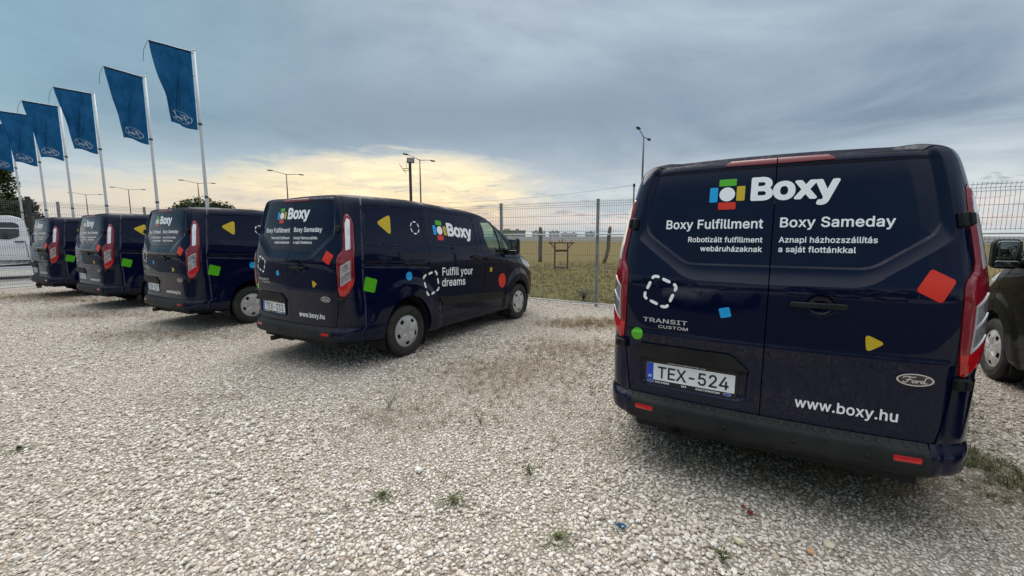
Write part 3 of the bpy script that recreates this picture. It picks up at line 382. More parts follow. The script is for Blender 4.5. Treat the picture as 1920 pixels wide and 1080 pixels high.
def text_fit(s, k, x0, x1, z0, z1=None, cap=None, track=0.0):
    """fit ink between x0 and x1 on a baseline from z0 to z1; returns verts (x,z), faces"""
    V, F, w = text2d(s, k, track); z1 = z0 if z1 is None else z1
    sx = x1-x0; sz = (cap/CAP[k]) if cap else sx/w
    P = np.stack([x0+V[:, 0]*sx, z0+(z1-z0)*V[:, 0]+V[:, 1]*sz], 1)
    return P, F
def poly2d(pts):
    from mathutils.geometry import tessellate_polygon
    F = tessellate_polygon([[Vector((a, b, 0)) for a, b in pts]]); G = []
    for f in F:
        a, b, c = [pts[i] for i in f]
        G.append(f if (b[0]-a[0])*(c[1]-a[1])-(b[1]-a[1])*(c[0]-a[0]) > 0 else f[::-1])
    return np.array(pts, float), G
def fan2d(pts, rings=6, seg=.016):
    """polygon as rings round its centre, dense enough to follow a curved panel"""
    P = []
    for i in range(len(pts)):
        a = np.array(pts[i], float); b = np.array(pts[(i+1) % len(pts)], float); m = max(1, int(math.ceil(np.hypot(*(b-a))/seg)))
        P += [a+(b-a)*k/m for k in range(m)]
    P = np.array(P); c = P.mean(0); N = len(P)
    if np.ptp(P[:, 0]) < .07: rings = 3
    V = np.vstack([P+(c-P)*k/rings for k in range(rings)]+[c[None]]); F = []
    ar = sum(P[i, 0]*P[(i+1) % N, 1]-P[(i+1) % N, 0]*P[i, 1] for i in range(N))
    for k in range(rings-1):
        for i in range(N): j = (i+1) % N; F.append((k*N+i, k*N+j, (k+1)*N+j, (k+1)*N+i))
    for i in range(N): F.append(((rings-1)*N+i, (rings-1)*N+(i+1) % N, rings*N))
    if ar < 0: F = [f[::-1] for f in F]
    return V, F
def roundpoly(pts, r, n=5):
    P = [np.array(p, float) for p in pts]; out = []; N = len(P)
    for i in range(N):
        a, b, c = P[i-1], P[i], P[(i+1) % N]
        u = (a-b); v = (c-b); lu, lv = np.hypot(*u), np.hypot(*v); u /= lu; v /= lv
        rr = r[i] if hasattr(r, '__len__') else r
        if rr <= 0: out.append(tuple(b)); continue
        ang = math.acos(max(-1, min(1, float(u@v)))); t = min(rr/max(math.tan(ang/2), 1e-6), .45*lu, .45*lv)
        p, q = b+u*t, b+v*t
        for k in range(n+1):
            w = k/n; out.append(tuple((1-w)**2*p+2*w*(1-w)*b+w*w*q))
    return out
def circ(c, rx, rz, n=28): return [(c[0]+rx*math.cos(2*math.pi*i/n), c[1]+rz*math.sin(2*math.pi*i/n)) for i in range(n)]
def rotsq(c, w, h, deg, r, n=5):
    ca, sa = math.cos(R(deg)), math.sin(R(deg))
    return roundpoly([(c[0]+ca*a-sa*b, c[1]+sa*a+ca*b) for a, b in ((-w/2, -h/2), (w/2, -h/2), (w/2, h/2), (-w/2, h/2))], r, n)
def stroke2d(path, w, n=4):
    """round-capped ribbon outline of a polyline"""
    P = [np.array(p, float) for p in path]; L = []; Rr = []
    for i, p in enumerate(P):
        t = P[min(i+1, len(P)-1)]-P[max(i-1, 0)]; t /= np.hypot(*t); nn = np.array([-t[1], t[0]])
        L.append(p+nn*w/2); Rr.append(p-nn*w/2)
    V = []; F = []
    for a, b in zip(L, Rr): V += [a, b]
    for i in range(len(P)-1): F.append((2*i+1, 2*i+3, 2*i+2, 2*i))
    for (c, t, base) in ((P[0], P[0]-P[1], (0, 1)), (P[-1], P[-1]-P[-2], (2*len(P)-1, 2*len(P)-2))):
        t = t/np.hypot(*t); a0 = math.atan2(t[1], t[0]); idx = []
        for k in range(1, n): a = a0-math.pi/2+math.pi*k/n; idx.append(len(V)); V.append(c+w/2*np.array([math.cos(a), math.sin(a)]))
        ring = [base[1], *idx, base[0]] if base == (0, 1) else [base[0], *idx, base[1]]
        F.append(tuple(ring))
    V = np.array(V); G = []
    for f in F:
        ar = sum(V[f[i]][0]*V[f[(i+1) % len(f)]][1]-V[f[(i+1) % len(f)]][0]*V[f[i]][1] for i in range(len(f)))
        G.append(f if ar > 0 else f[::-1])
    return V, G
def dash_ring(c, half, rad, rot, n, w, fill=.5, shape='square', sx=1):
    """dashes along a rounded square (or circle); list of polylines"""
    if shape == 'square':
        base = roundpoly([(-half, -half), (half, -half), (half, half), (-half, half)], rad, 8)
    else: base = circ((0, 0), half, half, 60)
    P = np.array(base+[base[0]]); L = np.r_[0, np.cumsum(np.hypot(*np.diff(P, axis=0).T))]; T = L[-1]; out = []
    ca, sa = math.cos(R(rot)), math.sin(R(rot))
    for k in range(n):
        ts = np.linspace((k)/n*T, (k+fill)/n*T, 6) % T
        q = np.stack([np.interp(ts, L, P[:, 0]), np.interp(ts, L, P[:, 1])], 1)
        out.append([(c[0]+sx*(ca*a-sa*b), c[1]+sa*a+ca*b) for a, b in q])
    return out
SCRIPT = [  # the flowing oval-badge script, one open stroke after another (x 0..1.2, y 0..1)
 [(-.02, .70), (.02, .84), (.14, .94), (.30, .93), (.48, .88), (.62, .93)],
 [(.36, .92), (.31, .66), (.25, .38), (.17, .14), (.06, .05), (-.02, .12), (.02, .22)],
 [(.16, .50), (.28, .54), (.44, .53)],
 [(.58, .42), (.49, .36), (.46, .22), (.52, .10), (.62, .12), (.67, .26), (.63, .39), (.58, .42), (.72, .40)],
 [(.72, .42), (.76, .38), (.73, .10)], [(.75, .28), (.83, .40), (.91, .42)],
 [(1.08, .38), (1.0, .42), (.92, .32), (.92, .16), (.98, .09), (1.07, .16), (1.12, .34)],
 [(1.26, .93), (1.18, .98), (1.14, .70), (1.10, .36), (1.10, .16), (1.16, .08), (1.24, .16)]]

# ------------------------------------------------------------------ the van body: one parametric skin S(s, zeta)
def sstep(t): t = np.clip(t, 0, 1); return t*t*(3-2*t)
_B = np.array([(0,0),(.2,.0026),(.4,.0105),(.6,.0236),(.7,.035),(.76,.05),(.82,.076),(.868,.114),(.904,.165),(.93,.228),(.947,.30),(.959,.40),(.969,.55),(.978,.8),(.985,1.15),(.99,1.6),(.99,2.6),(.988,3.2),(.984,3.6),(.972,3.95),(.95,4.25),(.91,4.5),(.84,4.7),(.72,4.84),(.5,4.93),(.25,4.965),(0,4.97)])
def _spline(P, n=24):
    P = np.vstack([P[1]*[-1, 1], P, P[-2]*[-1, 1]]); Q = []
    for i in range(1, len(P)-2):
        p0, p1, p2, p3 = P[i-1:i+3]; t = np.linspace(0, 1, n, endpoint=False)[:, None]
        d1 = np.hypot(*(p2-p1)); m1 = (p2-p0)/(np.hypot(*(p1-p0))+d1)*d1; m2 = (p3-p1)/(np.hypot(*(p3-p2))+d1)*d1
        Q.append((2*t**3-3*t**2+1)*p1+(t**3-2*t**2+t)*m1+(-2*t**3+3*t**2)*p2+(t**3-t**2)*m2)
    return np.vstack(Q+[P[-2:-1]])
BC = _spline(_B); BS = np.r_[0, np.cumsum(np.hypot(*np.diff(BC, axis=0).T))]; LS = float(BS[-1])
def pch(xs, ys):
    xs = np.array(xs, float); ys = np.array(ys, float); h = np.diff(xs); d = np.diff(ys)/h
    m = np.zeros(len(xs)); m[0] = d[0]; m[-1] = d[-1]
    for i in range(1, len(xs)-1):
        if d[i-1]*d[i] > 0: w1 = 2*h[i]+h[i-1]; w2 = h[i]+2*h[i-1]; m[i] = (w1+w2)/(w1/d[i-1]+w2/d[i])
    def f(x):
        x = np.clip(x, xs[0], xs[-1]); i = np.clip(np.searchsorted(xs, x)-1, 0, len(xs)-2); t = (x-xs[i])/h[i]
        return (2*t**3-3*t**2+1)*ys[i]+(t**3-2*t**2+t)*h[i]*m[i]+(-2*t**3+3*t**2)*ys[i+1]+(t**3-t**2)*h[i]*m[i+1]
    return f
Z0, Z1 = .26, 2.048
TUM = pch([.26,.3,.36,.5,.9,1.1,1.3,1.4,1.6,1.9,1.96,2.0,2.02,2.035,2.044,2.048],[.06,.04,.02,.005,0,0,.008,.018,.052,.115,.133,.156,.180,.215,.26,.31])
REAR = pch([.26,.30,.335,.352,.366,.382,.40,.47,.482,.522,.55,.62,.85,.93,.955,1.1,1.25,1.3,1.39,1.65,1.87,1.96,2.0,2.018,2.032,2.042,2.048],[.62,.45,.22,.10,.052,.028,.022,.03,.037,.082,.078,.078,.072,.062,.058,.056,.058,.062,.078,.115,.155,.178,.191,.206,.237,.285,.36])
FRONT = pch([.26,.3,.45,.6,.8,.95,1.05,1.12,1.2,1.28,1.35,1.6,1.85,1.95,2.0,2.03,2.048],[4.82,4.88,4.95,4.97,4.95,4.90,4.80,4.66,4.48,4.34,4.25,3.98,3.58,3.36,3.15,2.9,2.6])
def S0(s, z):
    x = np.interp(s, BS, BC[:, 0]); y = np.interp(s, BS, BC[:, 1])
    x = x*(1-TUM(z)/.99)
    y = np.where(y > 2, 2+(y-2)*(FRONT(z)-2)/2.97, y)
    y = y+REAR(z)*sstep(1-(y-.15)/1.3)
    return np.stack([x, y, z-.058*np.clip(y-1.3, 0, 2.6)*sstep((z-1.35)/.6)], -1)
def sdpoly(px, pz, poly):
    """signed distance to a polygon, negative inside"""
    P = np.array(poly, float); D = np.full(px.shape, 1e9); ins = np.zeros(px.shape, bool)
    for i in range(len(P)):
        a, b = P[i], P[(i+1) % len(P)]; e = b-a
        t = np.clip(((px-a[0])*e[0]+(pz-a[1])*e[1])/(e@e), 0, 1)
        D = np.minimum(D, np.hypot(px-a[0]-t*e[0], pz-a[1]-t*e[1]))
        if a[1] != b[1]:
            ins ^= ((a[1] > pz) != (b[1] > pz)) & (px < (b[0]-a[0])*(pz-a[1])/(b[1]-a[1])+a[0])
    return np.where(ins, -D, D)
# outlines on the rear, in (x, z), and on the side, in (y, z)
GLASS_R = roundpoly([(-.2, 1.392), (.45, 1.392), (.735, 1.60), (.705, 1.976), (-.2, 1.976)], [0, .16, .16, .05, 0], 8)
BAND_R = roundpoly([(-.3, 1.288), (.43, 1.294), (.80, 1.585), (.97, 1.9), (.97, 2.2), (-.3, 2.2)], [0, .22, .1, .05, 0, 0], 8)
PLATE_R = roundpoly([(.055, .79), (.71, .79), (.70, .602), (.66, .582), (.10, .582), (.065, .602)], .02, 3)
CUP = circ((.242, 1.195), .066, .060, 24)
PAN1 = roundpoly([(.47, 1.925), (.46, 1.60), (.61, 1.474), (1.425, 1.418), (1.415, 1.93)], [.05, .10, .10, .02, .02], 6)
PAN2 = roundpoly([(1.515, 1.918), (1.515, 1.452), (2.63, 1.345), (2.60, 1.868)], [.03, .03, .05, .06], 6)
RAIL = roundpoly([(.36, 1.285), (.36, 1.205), (1.468, 1.131), (1.462, 1.228)], .03, 4)
TAIL = roundpoly([(.836, .880), (.823, .98), (.816, 1.16), (.820, 1.315), (.832, 1.352), (.872, 1.395), (.886, 1.44), (.886, 1.60), (.896, 1.735), (.912, 1.80), (.935, 1.816), (.96, 1.802), (.992, 1.752), (1.007, 1.69), (1.011, 1.41), (1.006, 1.09), (.988, 1.015), (.935, .928), (.868, .876)], .012, 3)
def sdm(px, pz, poly, mask):
    P = np.array(poly); k = mask & (px > P[:, 0].min()-.12) & (px < P[:, 0].max()+.12) & (pz > P[:, 1].min()-.12) & (pz < P[:, 1].max()+.12)
    r = np.full(px.shape, 1e3)
    if k.any(): r[k] = sdpoly(px[k], pz[k], poly)
    return r
def D(s, z, sg):
    P = S0(s, z); x, y, zz = P[..., 0], P[..., 1], P[..., 2]
    d = np.zeros(x.shape)
    r = sstep((.815-s)/.05)
    rm = s < .83; qm = s > 1.04
    g = sdm(x, zz, GLASS_R, rm); b = sdm(x, zz, BAND_R, rm)
    d -= r*(0.025*(1-(1-np.clip(-b/.105, 0, 1))**2)+.011*sstep(-g/.012))
    d += r*.012*sstep((.950-zz)/.018)
    if sg < 0: d -= r*.022*sstep(-sdm(x, zz, PLATE_R, rm)/.026)
    else: d -= r*.034*np.sqrt(np.clip(1-((x-.242)/.066)**2-((zz-1.195)/.060)**2, 0, 1))
    q = sstep((s-1.05)/.1)
    for pl in (PAN1, PAN2): d -= q*.006*sstep(-sdm(y, zz, pl, qm)/.011)
    zl = np.interp(y, [.3, .6, 1.49, 2.7, 3.8], [1.50, 1.474, 1.412, 1.306, 1.19])
    q2 = sstep((s-.95)/.6); d += q2*.009*sstep((zl-.012-zz)/.035)*sstep((4.2-y)/.4)
    d -= q*.011*sstep(-sdm(y, zz, RAIL, qm)/.012)
    for (cy, cz, r0, r1) in ((1.05, .375, .56, .68), (3.94, .36, .50, .63)):
        ds = np.hypot(y-cy, zz-cz); d += q*.017*(1-sstep((ds-r0)/(r1-r0)))
    d += .012*sstep(-sdm(s, z, TAIL, ~qm)/.022)
    # soft hollow along the lower doors
    d -= q*.010*np.exp(-((zz-.86)/.12)**2)*sstep((y-1.5)/.25)*sstep((3.45-y)/.25)
    return d
def S(s, z, sg, off=0.0):
    s = np.asarray(s, float); z = np.asarray(z, float); e = 1.5e-3
    P = S0(s, z)
    def nrm(fn):
        n = np.cross(fn(s+e, z)-fn(s-e, z), fn(s, z+e)-fn(s, z-e)); return n/(np.linalg.norm(n, axis=-1, keepdims=True)+1e-12)
    def S0x(a, b):
        # reflect past the centre lines so that the skin stays smooth there
        m = np.where(a < 0, -1.0, np.where(a > LS, -1.0, 1.0)); a2 = np.where(a < 0, -a, np.where(a > LS, 2*LS-a, a))
        q = S0(a2, np.clip(b, Z0, Z1)); return q*np.stack([m, np.ones_like(m), np.ones_like(m)], -1)
    n0 = nrm(S0x)
    def full(a, b):
        a2 = np.where(a < 0, -a, np.where(a > LS, 2*LS-a, a)); bb = np.clip(b, Z0, Z1)
        return S0x(a, b)+n0*D(a2, bb, sg)[..., None]
    n = nrm(full)
    Q = P+n0*D(s, z, sg)[..., None]+n*off
    return Q*[sg, 1, 1], n*[sg, 1, 1]
def inv(kind, A, Z):
    A = np.atleast_1d(np.asarray(A, float)); Z = np.atleast_1d(np.asarray(Z, float)); z = Z.copy(); k = 0 if kind == 'rear' else 1
    if k == 0: i = BC[:, 0].argmax(); s = np.interp(A, BC[:i, 0], BS[:i])
    else: s = np.interp(A, BC[:, 1], BS)
    for _ in range(14):
        z = np.clip(z, Z0, Z1); s = np.clip(s, -.05, LS)
        p = S0(np.abs(s), z); p[..., 0] *= np.where(s < 0, -1, 1); q = S0(np.clip(s+1e-3, 0, LS), z); q2 = S0(np.clip(s-1e-3, 0, LS), z)
        g = (q-q2)[..., k]/(np.clip(s+1e-3, 0, LS)-np.clip(s-1e-3, 0, LS)); g = np.where(np.abs(g) < .05, .05, g)
        s = s+np.clip((A-p[..., k])/g, -.15, .15); z = z+(Z-p[..., 2])
    return s, np.clip(z, Z0, Z1)
def to_sz(kind, poly):
    a, b = zip(*poly); s, z = inv(kind, a, b); return list(zip(s, z))
def inset(poly, d):
    P = [np.array(p, float) for p in poly]; out = []; N = len(P)
    ar = sum(P[i][0]*P[(i+1) % N][1]-P[(i+1) % N][0]*P[i][1] for i in range(N)); sgn = 1 if ar > 0 else -1
    for i in range(N):
        t = P[(i+1) % N]-P[i-1]; t /= (np.hypot(*t)+1e-12); out.append(tuple(P[i]+sgn*d*np.array([-t[1], t[0]])))
    return out

CELL = .07
def reg_faces(bins, faces):
    for f in faces:
        xs = [v.co.x for v in f.verts]; ys = [v.co.y for v in f.verts]
        for i in range(int(min(xs)/CELL), int(max(xs)/CELL)+1):
            for j in range(int(min(ys)/CELL), int(max(ys)/CELL)+1): bins.setdefault((i, j), set()).add(f)
def cut(bm, poly, bins):
    """cut the flat sheet along the outline of a polygon"""
    N = len(poly)
    for i in range(N):
        ax, ay = poly[i]; bx, by = poly[(i+1) % N]; dx, dy = bx-ax, by-ay; L = math.hypot(dx, dy)
        if L < 1e-6: continue
        dx /= L; dy /= L; cand = set()
        m = max(1, int(L/(CELL*.4)))
        for k in range(m+1):
            px, py = ax+(bx-ax)*k/m, ay+(by-ay)*k/m
            ci, cj = px/CELL, py/CELL
            for p in {int(ci), int(ci-.15), int(ci+.15)}:
                for q in {int(cj), int(cj-.15), int(cj+.15)}: cand |= bins.get((p, q), set())
        sel = []
        for f in cand:
            if not f.is_valid: continue
            lo = 1e9; hi = -1e9; t0 = 1e9; t1 = -1e9
            for v in f.verts:
                qx, qy = v.co.x-ax, v.co.y-ay; s_ = -dy*qx+dx*qy; t_ = dx*qx+dy*qy
                lo = min(lo, s_); hi = max(hi, s_); t0 = min(t0, t_); t1 = max(t1, t_)
            if lo < -1e-6 and hi > 1e-6 and t1 > -1e-5 and t0 < L+1e-5: sel.append(f)
        if not sel: continue
        dist = lambda v: -dy*(v.co.x-ax)+dx*(v.co.y-ay)
        for e in {e for f in sel for e in f.edges}:
            p, q = e.verts; d0, d1 = dist(p), dist(q)
            if (d0 < -2e-6 and d1 > 2e-6) or (d0 > 2e-6 and d1 < -2e-6): bmesh.utils.edge_split(e, p, d0/(d0-d1))
        new = []
        for f in sel:
            on = [v for v in f.verts if abs(dist(v)) <= 2.5e-6]
            if len(on) > 2:
                on.sort(key=lambda v: dx*v.co.x+dy*v.co.y); on = [on[0], on[-1]]
            if len(on) == 2:
                try: g, _ = bmesh.utils.face_split(f, on[0], on[1])
                except ValueError: g = None
                if g: new.append(g)
        reg_faces(bins, new)
def pip(x, y, poly):
    r = False; N = len(poly)
    for i in range(N):
        a = poly[i]; b = poly[(i+1) % N]
        if (a[1] > y) != (b[1] > y) and x < (b[0]-a[0])*(y-a[1])/(b[1]-a[1])+a[0]: r = not r
    return r

GAP = .0045
def arch(cy, cz, rx, rz): return [(cy+rx*math.cos(a), cz+rz*math.sin(a)) for a in np.linspace(-.55, math.pi+.55, 44)]
ARCH_R = arch(1.05, .375, .405, .425); ARCH_F = arch(3.945, .36, .395, .395)
DOOR_S = roundpoly([(1.535, .40), (1.530, .90), (1.463, 1.418), (1.452, 1.955), (2.675, 1.885), (2.702, 1.60), (2.716, 1.233), (2.655, .365)], [.02, .1, .1, .01, .01, .1, .1, .02], 5)
DOOR_F = roundpoly([(2.665, .363), (2.726, 1.233), (2.712, 1.60), (2.690, 1.882), (3.02, 1.872), (3.22, 1.842), (3.52, 1.60), (3.80, 1.27), (3.805, 1.17), (3.64, .80), (3.535, .62), (3.50, .345)], [.02, .1, .1, .02, .05, .12, .1, .05, .05, .3, .1, .02], 5)
WIN_F = roundpoly([(2.815, 1.80), (2.82, 1.838), (3.05, 1.83), (3.235, 1.795), (3.49, 1.56), (3.70, 1.29), (3.66, 1.235), (3.25, 1.268), (3.02, 1.297), (2.935, 1.36), (2.845, 1.53)], [.02, .03, .05, .05, .05, .03, .03, .1, .06, .06, .06], 4)
DOOR_RR = roundpoly([(.0026, .524), (.752, .524), (.772, .62), (.797, .80), (.803, .862), (.803, 1.0), (.800, 1.16), (.802, 1.325), (.812, 1.355), (.842, 1.40), (.839, 1.44), (.822, 1.60), (.803, 1.735), (.795, 1.80), (.770, 1.90), (.735, 1.995), (.700, 2.012), (.0026, 2.030)], [0, .03, .03, .02, .05, .05, .02, .02, .02, .02, .03, .1, .05, .03, .1, .05, .04, 0], 4)
BRAKE = roundpoly([(.0030, 1.980), (.275, 1.983), (.235, 2.024), (.0030, 2.026)], [0, .008, .012, 0], 3)
BUMP_C = roundpoly([(-.02, .27), (.735, .27), (.735, .485), (.728, .516), (-.02, .516)], [0, .02, .01, .02, 0], 3)
REFL = roundpoly([(.595, .434), (.704, .434), (.706, .462), (.593, .462)], .006, 2)
PBAR = roundpoly([(.064, .782), (.10, .776), (.40, .776), (.725, .776), (.733, .795), (.70, .868), (.17, .868)], [.01, .01, 0, .012, .012, .02, .03], 4)
STRIP1 = roundpoly([(1.640, .712), (2.692, .642), (2.680, .520), (1.715, .590)], [.012, .004, .004, .03], 4)
STRIP2 = roundpoly([(2.703, .641), (3.29, .600), (3.40, .515), (3.385, .478), (2.692, .519)], [.004, .03, .02, .01, .004], 4)
SLOT = roundpoly([(.40, 1.258), (.40, 1.238), (1.445, 1.156), (1.445, 1.172)], .006, 2)
HEADL = roundpoly([(4.05, 1.19), (4.20, 1.14), (4.45, 1.035), (4.62, .95), (4.55, .86), (4.32, .95), (4.12, 1.06)], .03, 3)

def build_half(sg, full_detail=True):
    """flat (s, zeta) sheet, cut along every outline, labelled, then wrapped onto the skin"""
    bm = bmesh.new()
    ss = np.r_[np.arange(0, .70, .025), np.arange(.70, 1.10, .0125), np.arange(1.10, LS-.95, .035), np.linspace(LS-.95, LS, 34)]
    zs = np.r_[np.arange(Z0, .33, .02), np.arange(.33, .53, .0075), np.arange(.53, 1.92, .019), np.linspace(1.92, 2.0, 9)[:-1], np.linspace(2.0, Z1, 13)]
    G = [[bm.verts.new((a, b, 0)) for b in zs] for a in ss]
    for i in range(len(ss)-1):
        for j in range(len(zs)-1): bm.faces.new((G[i][j], G[i+1][j], G[i+1][j+1], G[i][j+1]))
    rr = to_sz('rear', DOOR_RR); ds = to_sz('side', DOOR_S); df = to_sz('side', DOOR_F); wf = to_sz('side', WIN_F)
    A1 = to_sz('side', ARCH_R); A2 = to_sz('side', ARCH_F)
    corner = [(.742, Z0-.01), (.742, .516), (.764, .523), (.800, .70), (.812, .845), (.84, .868), (.935, .868), (1.0, .845), (1.10, .805), (1.36, .745), (1.50, .70), (1.48, Z0-.01)]
    wsh = roundpoly([(S_at(4.60), 1.335), (LS+.02, 1.335), (LS+.02, 1.955), (S_at(4.60), 1.935)], [.06, 0, 0, .05], 4)
    grille = [(LS-.62, .66), (LS+.02, .66), (LS+.02, .92), (LS-.70, .92)]
    tail_in = {'tail_white': roundpoly([(.912, 1.40), (.962, 1.418), (.966, 1.742), (.930, 1.765), (.912, 1.70)], .008, 2),
               'tail_clear': roundpoly([(.857, 1.008), (.960, 1.088), (.963, 1.284), (.865, 1.226)], .006, 2)}
    strips = [[(.861, 1.112), (.960, 1.184), (.960, 1.195), (.861, 1.124)], [(.868, 1.222), (.963, 1.280), (.963, 1.291), (.868, 1.233)],
              [(.855, 1.0), (.860, 1.0), (.868, 1.233), (.863, 1.233)], [(.858, 1.002), (.960, 1.078), (.960, 1.087), (.858, 1.011)]]
    redlow = [(.80, .86), (1.02, .86), (1.02, 1.075), (.97, 1.078), (.85, .992), (.80, .985)]
    regs = []      # (label, polygon) in order of precedence
    for k, st in enumerate(strips): regs.append(('tail_strip', st))
    for k, pl in tail_in.items(): regs.append((k, pl))
    regs.append(('tail_seal', None))
    regs.append(('arch', A1)); regs.append(('arch', A2))
    regs.append(('window', wf)); regs.append(('wgap', inset(wf, -.008)))
    regs.append(('rub_strip', to_sz('side', STRIP1))); regs.append(('rub_strip2', to_sz('side', STRIP2)))
    regs.append(('rail_slot', to_sz('side', SLOT)))
    if sg < 0: regs.append(('plate_handle', to_sz('rear', PBAR)))
    regs.append(('brake_light', to_sz('rear', BRAKE)))
    regs.append(('reflector', to_sz('rear', REFL)))
    regs.append(('headlight', to_sz('side', HEADL))); regs.append(('gap', inset(regs[-1][1], -.006)))
    regs.append(('windshield', wsh)); regs.append(('grille', grille))
    TAIL_O = inset(TAIL, -.007)
    cuts = [TAIL, TAIL_O, redlow]+[p for _, p in regs if p]
    extra = []
    for nm, pl in (('rear_door', rr), ('sliding_door', ds), ('front_door', df)): extra += [(nm, pl), ('gap', inset(pl, -GAP))]
    extra += [('bumper', to_sz('rear', [(max(0, a), b) for a, b in BUMP_C])), ('bumper_corner', inset(corner, .0015)), ('gap', inset(corner, -.003))]
    cuts += [p for _, p in extra]
    # crease lines only (no opening): edges of the pressed panels
    for kind, pl in (('rear', [(max(0, a), b) for a, b in GLASS_R]), ('side', PAN1), ('side', PAN2), ('side', RAIL)):
        cuts += [to_sz(kind, pl), to_sz(kind, [(max(0, a), b) for a, b in inset(pl, .010)])]
    for dd in (0, .007, -.007): cuts.append(to_sz('rear', [(max(0, a), b) for a, b in inset(BAND_R, dd) if b < 1.9]+[(.0, 1.9)]))
    cuts.append(to_sz('rear', [(max(0, a), b) for a, b in inset(GLASS_R, -.007)])); cuts.append(to_sz('rear', [(max(0, a), b) for a, b in inset(GLASS_R, .017)]))
    if sg < 0: cuts += [to_sz('rear', PLATE_R), to_sz('rear', inset(PLATE_R, .024))]
    else: cuts += [to_sz('rear', CUP), to_sz('rear', circ((.242, 1.195), .045, .038, 20)), to_sz('rear', circ((.242, 1.195), .060, .054, 24))]
    bins = {}; reg_faces(bins, bm.faces)
    for pl in cuts: cut(bm, pl, bins)
    fl = list(bm.faces); C = np.array([f.calc_center_median()[:2] for f in fl]); L = np.full(len(fl), 'body', dtype=object); free = np.ones(len(fl), bool)
    def put(n, p, within=None):
        P = np.array(p); k = free & (C[:, 0] >= P[:, 0].min()) & (C[:, 0] <= P[:, 0].max()) & (C[:, 1] >= P[:, 1].min()) & (C[:, 1] <= P[:, 1].max())
        if within is not None: k &= within
        i = np.nonzero(k)[0]
        if not len(i): return
        i = i[sdpoly(C[i, 0], C[i, 1], p) < 0]; L[i] = n; free[i] = False
    intail = sdpoly(C[:, 0], C[:, 1], TAIL) < 0
    for n, p in regs[:6]: put(n, p, intail)
    put('tail_low', redlow, intail); put('tail_red', TAIL); put('tail_seal', TAIL_O)
    for n, p in regs[6:]+extra:
        if p: put(n, p)
    lab = {}
    for f, n in zip(fl, L): lab.setdefault(n, []).append(f)
    return bm, lab
def S_at(y): return float(np.interp(y, BC[:, 1], BS))
def patch_mesh(name, faces, sg, off=0.0, depth=.02, mats=None, mis=None, wall_mi=0, inward_x=None):
    """wrap labelled faces onto the skin, with returns along the cut edges; normals come from the skin itself"""
    idx = {}; co = []
    for f in faces:
        for v in f.verts:
            if v not in idx: idx[v] = len(co); co.append((v.co.x, v.co.y))
    co = np.array(co); P, Nn = S(co[:, 0], co[:, 1], sg, off)
    V = [tuple(p) for p in P]; F = []; LN = []; MI = []; fs = set(faces)
    inn = {}
    def inner(v, f):
        if v not in inn:
            i = idx[v]; n = Nn[i]
            q = P[i]-n*depth
            if inward_x and v.tag: q = P[i]-np.array([sg*inward_x, 0, 0])
            inn[v] = len(V); V.append(tuple(q))
        return inn[v]
    for k, f in enumerate(faces):
        ids = [idx[v] for v in f.verts]; ns = [tuple(Nn[i]) for i in ids]
        if sg < 0: ids = ids[::-1]; ns = ns[::-1]
        F.append(tuple(ids)); LN += ns; MI.append(mis[k] if mis else 0)
        if depth <= 0: continue
        for lp in f.loops:
            e = lp.edge; a = lp.vert; b = lp.link_loop_next.vert
            if any(g in fs for g in e.link_faces if g is not f): continue
            if (a.co.x < 1e-5 and b.co.x < 1e-5) or (a.co.x > LS-1e-5 and b.co.x > LS-1e-5) or (a.co.y > Z1-1e-5 and b.co.y > Z1-1e-5): continue
            a2, b2 = inner(a, f), inner(b, f); q = (idx[a], a2, b2, idx[b])
            if sg < 0: q = q[::-1]
            p = [np.array(V[i]) for i in q]; n = np.cross(p[2]-p[0], p[3]-p[1]); n /= np.linalg.norm(n)+1e-12
            F.append(q); LN += [tuple(n)]*4; MI.append(wall_mi)
    return V, F, LN, MI
def finish(name, parts, mats, parent=None):
    V = []; F = []; LN = []; MI = []
    for v, f, l, m in parts:
        b = len(V); V += v; F += [tuple(b+i for i in q) for q in f]; LN += l; MI += m
    me = bpy.data.meshes.new(name); me.from_pydata(V, [], F)
    for m in mats: me.materials.append(m)
    me.polygons.foreach_set('material_index', MI); me.polygons.foreach_set('use_smooth', [True]*len(F))
    me.update()
    me.normals_split_custom_set(LN)
    return link(name, me, parent)

def decal(name, V2, F, kind, mt, parent, sg=1, off=.0016, split=None):
    """lay 2D print (a, z) on the skin as a thin film"""
    V2 = np.asarray(V2, float)
    s, z = inv(kind, np.abs(V2[:, 0]) if kind == 'rear' else V2[:, 0], V2[:, 1])
    if kind == 'rear':
        P = np.empty((len(V2), 3)); neg = V2[:, 0] < 0
        for g in (1, -1):
            k = neg if g < 0 else ~neg
            if k.any(): P[k] = S(np.abs(s[k]), z[k], g, off)[0]
    else: P = S(s, z, sg, off)[0]
    if kind == 'side' and sg > 0: pass
    me = bpy.data.meshes.new(name); me.from_pydata([tuple(p) for p in P], [], F); me.materials.append(mt); me.update()
    return link(name, me, parent)

